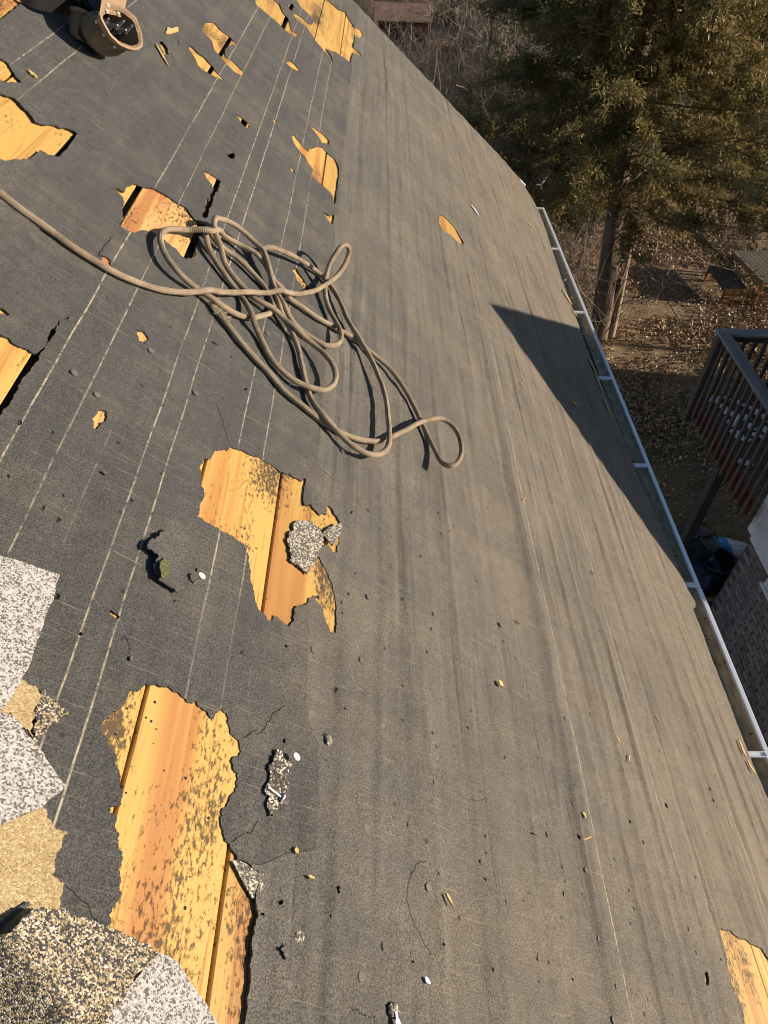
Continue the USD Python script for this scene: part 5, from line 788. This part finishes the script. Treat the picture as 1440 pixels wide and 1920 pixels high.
for k, (x, y) in enumerate([(845,1160),(910,1230),(960,1130),(1070,1330),(1180,1345),(1140,1200),(1225,1250),(1320,1310),(1365,1190),(1085,1550),(1250,1450),(1310,1550),(1030,1420),(1415,1360),(1180,1600),(1180,1860),(970,1300),(1390,1480)]):
    single('litter', 'crumpled white paper or plastic lying on the deck boards behind the railing', 'litter', crumple(ground(*z4(x, y), zf + 0.004), 0.065 if k % 3 else 0.09, 200 + k), 'paper', group='white litter strewn on the deck')

# ---------------------------------------------------------------- bins, tub, tarp and bag in the alley
def revolve(prof, n=28): 
    m_ = trimesh.creation.revolve(np.array(prof, float), sections=n); return m_
c = ground(*z5(655, 790), 0.60); can = thing('trash_can', 'dark plastic trash can with a ridged lid beside the support post', 'trash can', (c[0], c[1], 0))
q = revolve([(0.0, 0.02), (0.21, 0.02), (0.23, 0.10), (0.265, 0.56), (0.0, 0.56)]); part(can, 'body', (np.array(q.vertices) + [c[0], c[1], 0], np.array(q.faces)), 'bin_plastic', smooth=40)
q = revolve([(0.0, 0.561), (0.285, 0.561), (0.292, 0.575), (0.29, 0.60), (0.24, 0.625), (0.0, 0.645)]); lid = part(can, 'lid', (np.array(q.vertices) + [c[0], c[1], 0], np.array(q.faces)), 'bin_plastic', smooth=40)
for a in (0.3, 0.3 + math.pi / 2): d = np.array([math.cos(a), math.sin(a), 0]); part(lid, 'ridge', beam(np.array([c[0], c[1], 0.648]) - d * 0.26, np.array([c[0], c[1], 0.648]) + d * 0.26, 0.05, 0.022, 0.006), 'bin_plastic')
c = ground(*z5(870, 1020), 0.42); tub = thing('tub', 'open round black tub with a pale rim edge in the alley', 'tub', (c[0], c[1], 0))
q = revolve([(0.0, 0.02), (0.19, 0.02), (0.245, 0.42), (0.262, 0.42), (0.262, 0.435), (0.236, 0.435), (0.182, 0.04), (0.0, 0.04)]); part(tub, 'body', (np.array(q.vertices) + [c[0], c[1], 0], np.array(q.faces)), 'tub_black', smooth=30)
ang = np.linspace(0, 2 * np.pi, 33); part(tub, 'rim', tube(np.stack([c[0] + 0.252 * np.cos(ang), c[1] + 0.252 * np.sin(ang), np.full(33, 0.437)], 1), 0.010, 6), 'bin_plastic')
def heap(c, rx, ry, rz, seed):
    ic = trimesh.creation.icosphere(subdivisions=4, radius=1.0); v = np.array(ic.vertices); v = v * (0.72 + 0.55 * meshkit.fbm(v * 2.4 + seed, 4, seed))[:, None] * [rx, ry, rz]; v[:, 2] = np.maximum(v[:, 2], -0.1 * rz); return v + c, np.array(ic.faces)
single('tarp', 'crumpled dark blue tarp heaped beside the round tub', 'tarp', heap(ground(*z5(660, 1160), 0.12), 0.27, 0.38, 0.34, 5), 'tarp_blue', smooth=50)
c = ground(*z5(1050, 890), 0.34); bag = thing('printed_bag', 'white and blue printed bag lying beside the brick wall', 'bag', (c[0], c[1], 0.0))
n = 15; u, w = np.meshgrid(np.linspace(-1, 1, n), np.linspace(-1, 1, n), indexing='ij'); rr = np.clip(1 - (np.abs(u) ** 4 + np.abs(w) ** 4) / 2, 0, 1); 
top = np.stack([u * 0.24, w * 0.165, 0.30 + 0.08 * rr + 0.03 * meshkit.fbm(np.stack([u * 3, w * 3, u * 0], -1), 3, 3)], -1).reshape(-1, 3); bot = np.stack([u * 0.23, w * 0.155, 0.02 + 0.0 * rr], -1).reshape(-1, 3)
ca, sa = math.cos(-0.35), math.sin(-0.35); rot = np.array([[ca, sa, 0], [-sa, ca, 0], [0, 0, 1]])
i, j = np.meshgrid(np.arange(n - 1), np.arange(n - 1), indexing='ij'); qf = np.stack([i * n + j, (i + 1) * n + j, (i + 1) * n + j + 1, i * n + j + 1], -1).reshape(-1, 4)
ed = np.concatenate([np.arange(n) * n, (n - 1) * n + np.arange(1, n), np.arange(n - 2, -1, -1) * n + n - 1, np.arange(n - 2, 0, -1)]); ne = len(ed); e2 = np.roll(ed, -1)
allv = np.vstack([top, bot]) @ rot; allf = np.vstack([qf, qf[:, ::-1] + n * n, np.stack([ed, ed + n * n, e2 + n * n, e2], 1)[:, ::-1]])
part(bag, 'sack', (allv + [c[0], c[1], 0], allf), 'printed_bag', smooth=50)
part(bag, 'torn_mouth', crumple(np.array([c[0] - 0.22, c[1] + 0.10, 0.33]), 0.10, 77), 'tarp_blue')

# ---------------------------------------------------------------- bench and picnic table in the yard
f1, f2 = ground(*z6(790, 1250)), ground(*z6(1080, 1220)); hb = 0.43
tb = ground(*z6(640, 700), hb); tn = ground(*z6(860, 1010), hb); tr_ = ground(*z6(1165, 1010), hb)
lx = tb - tn; Lb = np.linalg.norm(lx); lx /= Lb; wxv = np.array([lx[1], -lx[0], 0]); Wb = float(np.clip((tr_ - tn) @ wxv, 0.35, 0.6))
bench = thing('bench', 'low slatted garden bench with curved slatted end beside the table', 'bench', tn - [0, 0, hb])
def B(a, b, z): return tn + lx * a + wxv * b + np.array([0, 0, z - hb])
ns = 10
for k in range(ns):
    b = Wb * (k + 0.5) / ns; part(bench, 'slat', beam(B(0.0, b, hb - 0.012), B(Lb, b, hb - 0.012), Wb / ns * 0.62, 0.022, 0.003), 'bench_slat')
    part(bench, 'end_slat', beam(B(-0.012, b, hb), B(-0.03, b, hb - 0.13), Wb / ns * 0.62, 0.02, 0.003, up=lx), 'teak')
for a in (0.0, Lb - 0.03):
    part(bench, 'end_rail', beam(B(a - 0.02, 0, hb - 0.15), B(a - 0.02, Wb, hb - 0.15), 0.03, 0.045, 0.004), 'teak'); part(bench, 'stretcher', beam(B(a + 0.02, 0.02, 0.11), B(a + 0.02, Wb - 0.02, 0.11), 0.03, 0.05, 0.004), 'teak')
    for b in (0.02, Wb - 0.02): part(bench, 'leg', beam(B(a, b, -0.03), B(a, b, hb - 0.02), 0.045, 0.045, 0.005), 'teak')
for b in (0.02, Wb - 0.02): part(bench, 'side_rail', beam(B(0.03, b, hb - 0.06), B(Lb - 0.06, b, hb - 0.06), 0.025, 0.07, 0.004), 'bench_slat')
ht = 0.68; tn = ground(*z6(1372, 925), ht); tfl = ground(*z6(950, 500), ht)
lx = tfl - tn; Lt = np.linalg.norm(lx); lx /= Lt; wxv = np.array([lx[1], -lx[0], 0]); hb = ht; Wt = 1.0
table = thing('picnic_table', 'brown wooden picnic table with a weathered plank top at the right edge', 'table', tn - [0, 0, ht])
for k in range(9): b = Wt * (k + 0.5) / 9; part(table, 'top_board', beam(B(0.09, b, ht - 0.014), B(Lt - 0.09, b, ht - 0.014), Wt / 9 - 0.007, 0.026, 0.003), 'teak_top')
for a in (0.043, Lt - 0.043): part(table, 'end_board', beam(B(a, 0, ht - 0.013), B(a, Wt, ht - 0.013), 0.086, 0.028, 0.004), 'teak_top')
for b in (0.04, Wt - 0.04): part(table, 'apron', beam(B(0.1, b, ht - 0.075), B(Lt - 0.1, b, ht - 0.075), 0.025, 0.085, 0.004), 'teak')
for a in (0.06, Lt - 0.06): part(table, 'apron', beam(B(a, 0.08, ht - 0.075), B(a, Wt - 0.08, ht - 0.075), 0.025, 0.085, 0.004), 'teak')
for a in (0.05, Lt - 0.05):
    for b in (0.05, Wt - 0.05): part(table, 'leg', beam(B(a, b, -0.03), B(a, b, ht - 0.03), 0.065, 0.065, 0.006), 'teak')

# ---------------------------------------------------------------- shed far behind
c = ground(745, 96); shed = thing('shed', 'small red shed with a low brown roof beyond the bare brush', 'shed', c)
def sb(a, b): return bx(c + 0.55 * np.array(a), c + 0.55 * np.array(b), 0.01)
part(shed, 'wall', sb((-1.6, 0, 0), (2.4, 3, 2.1)), 'shed_red')
v = np.array([[-1.9, -0.3, 2.1], [2.7, -0.3, 2.1], [2.7, 1.5, 3.0], [-1.9, 1.5, 3.0], [2.7, 3.3, 2.1], [-1.9, 3.3, 2.1]]); v = 0.55 * np.vstack([v, v - [0, 0, 0.08]]) + c
part(shed, 'roof', (v, np.array([[0, 1, 2, 3], [3, 2, 4, 5], [6, 9, 8, 7], [9, 11, 10, 8], [0, 6, 7, 1], [1, 7, 8, 2], [2, 8, 10, 4], [4, 10, 11, 5], [5, 11, 9, 3], [3, 9, 6, 0]])), 'shed_roof')
dr = part(shed, 'door', sb((0.1, -0.04, 0.05), (1.0, -0.002, 1.95)), 'shed_red'); part(dr, 'trim', sb((1.0, -0.05, 0.0), (1.08, -0.003, 2.0)), 'white_paint')

# ---------------------------------------------------------------- trees
def limb(p, d, L, r0, r1, seed, bend=0.3, droop=0.0, n=9):
    r = np.random.default_rng(seed); pts = [np.array(p, float)]; d = np.array(d, float) / np.linalg.norm(d)
    for k in range(n - 1):
        d = d + r.normal(0, bend / n * 1.6, 3) + np.array([0, 0, -droop / n]); d /= np.linalg.norm(d); pts.append(pts[-1] + d * L / (n - 1))
    return np.array(pts), np.linspace(r0, r1, n)
def cedar(name_seed, base, height, spread, n_br=120, dense=1.0, low=1.2, lean=0.03, zmin=0.3):
    """trunk, boughs and needle sprays of one evergreen, at its base"""
    r = np.random.default_rng(name_seed); base = np.array(base, float)
    tp, tr = limb(base - [0, 0, 0.2], (lean, -0.02, 1), height, 0.21, 0.03, name_seed, 0.12, 0, 22); trunk = [tube(tp, tr, 10)]
    for k in range(6):                                # root flare and side stems
        a = k * 1.05 + r.uniform(0, .5); q, rr = limb(base + [0.12 * math.cos(a), 0.12 * math.sin(a), -0.15], (-0.16 * math.cos(a), -0.16 * math.sin(a), 1), 1.5, 0.10, 0.05, name_seed + k, 0.1); trunk.append(tube(q, rr, 7))
    q, rr = limb(base + [0.22, -0.06, -0.1], (lean * 0.7 + 0.06, 0.03, 1), 2.4, 0.085, 0.03, name_seed + 50, 0.12, 0, 14); split = tube(q, rr, 8)
    boughs, P, D, dead = [], [], [], []
    for k in range(n_br):
        t = (low + (height - low - 0.3) * (k + r.uniform(0, 1)) / n_br); f_ = t / height; i0 = min(int(f_ * 21), 20); p0 = tp[i0] + (tp[i0 + 1] - tp[i0]) * (f_ * 21 - i0)
        az_ = k * 2.399 + r.uniform(-.4, .4); L = spread * (1 - max(0, f_ - 0.25) / 0.78) ** 0.8 * r.uniform(0.55, 1.15) * (1.2 if math.cos(az_) > 0.2 else 0.92)
        up = r.uniform(-0.15, 0.35) if f_ > 0.25 else r.uniform(-0.35, 0.15); q, rr = limb(p0, (math.cos(az_), math.sin(az_), up), L, 0.021 * (1 - 0.6 * f_), 0.005, name_seed + 100 + k, 0.55, 0.12); boughs.append(tube(q, rr, 5))
        for m_ in range(int(17 * dense)):
            u = r.uniform(0.12, 1.0); a = q[min(int(u * 8), 7)]; a = a + (q[min(int(u * 8), 7) + 1] - a) * (u * 8 % 1); d = (q[-1] - q[0]) / L + r.normal(0, 0.55, 3) * [1, 1, 0.45]; d /= np.linalg.norm(d); ll = r.uniform(0.25, 0.65)
            tw, tr2 = limb(a, d, ll, 0.005, 0.002, int(r.integers(1e6)), 0.6, 0.35, 6)
            if tw[:, 2].min() < zmin + 0.55 * max(0.0, tw[0, 0] - 1.6): continue
            if r.random() < 0.14: dead.append(tube(tw + [0, 0, -0.03], [0.008, 0.007, 0.006, 0.005, 0.004, 0.003], 4)); continue
            nn = int(70 * dense); w_ = r.uniform(0, 1, nn); ii = np.minimum((w_ * 5).astype(int), 4); pp = tw[ii] + (tw[ii + 1] - tw[ii]) * ((w_ * 5) % 1)[:, None]; pp = pp + r.normal(0, 0.045, (nn, 3)); P.append(pp); D.append((tw[-1] - tw[0]) / ll + r.normal(0, 0.75, (nn, 3)) + [0, 0, 0.15])
    leaf = strips(np.vstack(P), np.vstack(D), 0.0120, 0.092, r)
    return cat(*trunk), cat(*boughs), leaf, cat(*dead), split
tb0 = ground(1124, 632); tb0 = np.array([tb0[0], tb0[1], terrain(tb0[0], tb0[1])])
def put_cedar(label, base, seed, h, sp, n_br, dense, low, group=None, lean=0.03, zmin=0.3):
    a, b, l, d, sp_ = cedar(seed, (0, 0, 0), h, sp, n_br, dense, low, lean, zmin); t = thing('cedar_tree', label, 'tree', base, group)
    base = np.array(base); tr_p = part(t, 'trunk', (a[0] + base, a[1]), 'bark', smooth=50); part(tr_p, 'side_stem', (sp_[0] + base, sp_[1]), 'peeled_wood', smooth=50); part(tr_p, 'boughs', (b[0] + base, b[1]), 'bark', smooth=50); part(t, 'crown', (l[0] + base, l[1]), 'cedar_spray'); part(t, 'dead_twigs', (d[0] + base, d[1]), 'dead_twig', kind='stuff'); return t
put_cedar('big olive green cedar with a split trunk standing just beyond the gutter', tb0, 300, 11.5, 3.9, 265, 1.4, 2.8, None, -0.13, 2.5)
put_cedar('dense dark cedar behind the big cedar at the top right', (11.5, 21.5, 0), 310, 10.0, 3.6, 150, 0.85, 0.8)
put_cedar('dark cedar farther back at the top middle', (6.4, 23.0, 0), 320, 8.5, 2.6, 110, 0.75, 0.8)
put_cedar('cedar at the top right corner of the yard', (17.5, 25.0, 0), 330, 10.0, 3.6, 120, 0.75, 0.8)

def bare(seed, height, spread=1.0, twigs=120, r0=0.05, lean=(0, 0)):
    r = np.random.default_rng(seed); tp, tr = limb((0, 0, -0.15), (lean[0], lean[1], 1), height, r0, 0.010, seed, 0.35, 0, 14); ms = [tube(tp, tr, 6)]; fine = []
    for k in range(16):
        u = r.uniform(0.25, 0.95); i0 = int(u * 13); a = tp[i0]; az_ = r.uniform(0, 6.28); q, rr = limb(a, (math.cos(az_), math.sin(az_), r.uniform(0.3, 1.3)), height * r.uniform(0.18, 0.42) * spread, r0 * 0.38 * (1.1 - u), 0.004, seed * 31 + k, 0.7, 0, 8); ms.append(tube(q, rr, 4))
        for m_ in range(twigs // 16):
            i1 = r.integers(1, 8); b = q[i1]; d = r.normal(0, 1, 3) + [0, 0, 0.5]; s_, sr = limb(b, d, r.uniform(0.2, 0.8) * spread, 0.0055, 0.002, int(r.integers(1e6)), 0.9, 0, 5); fine.append(tube(s_, sr, 3, False))
    return cat(*ms), cat(*fine)
def put_bare(label, base, seed, h, sp=1.0, tw=120, r0=0.05, lean=(0, 0), group=None):
    a, b = bare(seed, h, sp, tw, r0, lean); base = np.array([base[0], base[1], float(terrain(base[0], base[1]))]); t = thing('bare_tree', label, 'tree', base, group); part(t, 'trunk', (a[0] + base, a[1]), 'bare_bark', smooth=50); part(t, 'crown', (b[0] + base, b[1]), 'dead_twig')
g1 = ground(903, 245)
put_bare('slender bare grey tree rising beside the roof edge, tallest at the top middle', g1, 400, 8.5, 1.0, 260, 0.085, (-0.04, 0.0))
for k, (px, py, h, lb) in enumerate([(800, 150, 6.0, 'bare leaning sapling in front of the red shed'), (850, 190, 5.0, 'thin bare sapling left of the slender grey tree'), (930, 120, 6.5, 'bare forked sapling right behind the slender grey tree'), (985, 330, 4.5, 'bare twiggy sapling beside the far roof corner'), (870, 60, 8.0, 'bare tree at the top edge above the red shed'), (700, 20, 7.0, 'bare tree at the top edge nearest the roof'), (960, 30, 8.0, 'bare tree at the top edge left of the dark cedars'), (1085, 500, 1.9, 'pale broken sapling stub between gutter and cedar trunk')]):
    put_bare(lb, ground(px, py), 410 + k, h, 1.2, 260, 0.035 if k != 7 else 0.06, (rng.uniform(-.15, .15), rng.uniform(-.1, .1)))
# trees out to the right that shade the yard
for k, (x, y, h) in enumerate([(22.0, 11.2, 9.0), (26.0, 17.0, 11.0)]):
    put_bare(('bare tree out beyond the picnic table to the right', 'bare tree farther back beyond the right edge of the yard')[k], (x, y), 430 + k, h, 1.0, 80, 0.11)

# undergrowth: bare twiggy bushes that read as one mass
UsdGeom.Scope.Define(stage, '/World/Looks')
under = UsdGeom.PointInstancer.Define(stage, '/World/undergrowth'); keys(under.GetPrim(), label='tangle of bare brown brush filling the woodland behind the roof', category='undergrowth', kind='stuff')
for k in range(3):
    r = np.random.default_rng(500 + k); ms = []
    for q in range(46):
        a = r.uniform(0, 6.28); p0 = np.array([r.normal(0, 0.45), r.normal(0, 0.45), -0.1]); pts, rr = limb(p0, (math.cos(a) * r.uniform(0.1, 0.9), math.sin(a) * r.uniform(0.1, 0.9), 1), r.uniform(0.7, 2.6), r.uniform(0.006, 0.014), 0.003, 5000 + k * 100 + q, 0.9, 0.25, 8); ms.append(tube(pts, rr, 3, False))
        for w_ in range(7):
            b = pts[r.integers(2, 8)]; d = r.normal(0, 1, 3) + [0, 0, 0.4]; s_, sr = limb(b, d, r.uniform(0.25, 0.9), 0.006, 0.002, int(r.integers(1e6)), 1.0, 0.1, 5); ms.append(tube(s_, sr, 3, False))
    bp = usdkit.mesh(stage, f'/World/undergrowth/bush_{k + 1:03d}', cat(*ms), M['dead_twig' if k == 0 else 'bare_bark'], smooth=True); under.GetPrototypesRel().AddTarget(bp.GetPath())
r = np.random.default_rng(55); pos = []
while len(pos) < 620:
    x, y = r.uniform(-9, 34), r.uniform(13.5, 62)
    if y < 17.5 and x > 5.0 or (x > 7 and y < 22) or (abs(x - 2.2) < 2.2 and 33.5 < y < 41 and r.random() < 0.9): continue
    if y < 15 and x < 1.5 and False: continue
    pos.append((x, y, float(terrain(x, y))))
pos = np.array(pos); n = len(pos)
under.CreatePositionsAttr(Vt.Vec3fArray.FromNumpy(pos.astype(np.float32))); under.CreateProtoIndicesAttr(Vt.IntArray.FromNumpy(r.integers(0, 3, n).astype(np.int32)))
a = r.uniform(0, 2 * np.pi, n); under.CreateOrientationsAttr(Vt.QuathArray([Gf.Quath(float(math.cos(t / 2)), 0, 0, float(math.sin(t / 2))) for t in a])); s_ = r.uniform(0.6, 1.5, n); under.CreateScalesAttr(Vt.Vec3fArray.FromNumpy(np.stack([s_, s_, s_], 1).astype(np.float32)))

# fallen leaves, in one object
lit = UsdGeom.PointInstancer.Define(stage, '/World/leaf_litter'); keys(lit.GetPrim(), label='brown fallen leaves covering the yard', category='leaves', kind='stuff')
for k in range(4):
    r = np.random.default_rng(600 + k); ms = []
    for q in range(120):
        c = np.append(r.uniform(-0.5, 0.5, 2), r.uniform(0.010, 0.045)); a = r.uniform(0, 6.28); L, w_ = r.uniform(0.015, 0.042), r.uniform(0.009, 0.022); d, sd = np.array([math.cos(a), math.sin(a), r.normal(0, 0.5)]), np.array([-math.sin(a), math.cos(a), r.normal(0, 0.7)])
        ms.append((np.array([c - d * L, c + sd * w_ + [0, 0, r.uniform(0, .02)], c + d * L, c - sd * w_ + [0, 0, r.uniform(0, .02)], c + [0, 0, -0.006]]), np.array([[0, 1, 4], [1, 2, 4], [2, 3, 4], [3, 0, 4]])))
    bp = usdkit.mesh(stage, f'/World/leaf_litter/leaf_patch_{k + 1:03d}', cat(*ms), M['leaf_litter']); lit.GetPrototypesRel().AddTarget(bp.GetPath())
r = np.random.default_rng(66); xs = r.uniform(1.6, 24, 6500); ys = 4.5 + 36 * r.uniform(0, 1, 6500) ** 1.25; keep = meshkit.fbm(np.stack([xs * 0.5, ys * 0.5, xs * 0], -1), 3, 9) + r.normal(0, 0.12, 6500) > 0.40
keep &= ~((xs > 4.2) & (xs < 12) & (ys < 5.7)); xs, ys = xs[keep], ys[keep]; n = len(xs); zz = terrain(xs, ys)
lit.CreatePositionsAttr(Vt.Vec3fArray.FromNumpy(np.stack([xs, ys, zz], 1).astype(np.float32))); lit.CreateProtoIndicesAttr(Vt.IntArray.FromNumpy(r.integers(0, 4, n).astype(np.int32))); a = r.uniform(0, 2 * np.pi, n); lit.CreateOrientationsAttr(Vt.QuathArray([Gf.Quath(float(math.cos(t / 2)), 0, 0, float(math.sin(t / 2))) for t in a]))
# thin grass between the leaves
P, D = [], []; r = np.random.default_rng(68)
for k in range(420):
    x, y = r.uniform(2, 14), r.uniform(5, 18); nn = r.integers(10, 40); p = np.stack([x + r.normal(0, .12, nn), y + r.normal(0, .12, nn), np.zeros(nn)], 1); p[:, 2] = terrain(p[:, 0], p[:, 1]) - 0.01; P.append(p); D.append(r.normal(0, 0.6, (nn, 3)) + [0, 0, 1.0])
v, f = strips(np.vstack(P), np.vstack(D), 0.006, 0.08, r, 1.0); g = usdkit.mesh(stage, '/World/grass', (v, f), M['grass_green']); keys(g.GetPrim(), label='sparse short grass in the yard', category='grass', kind='stuff')
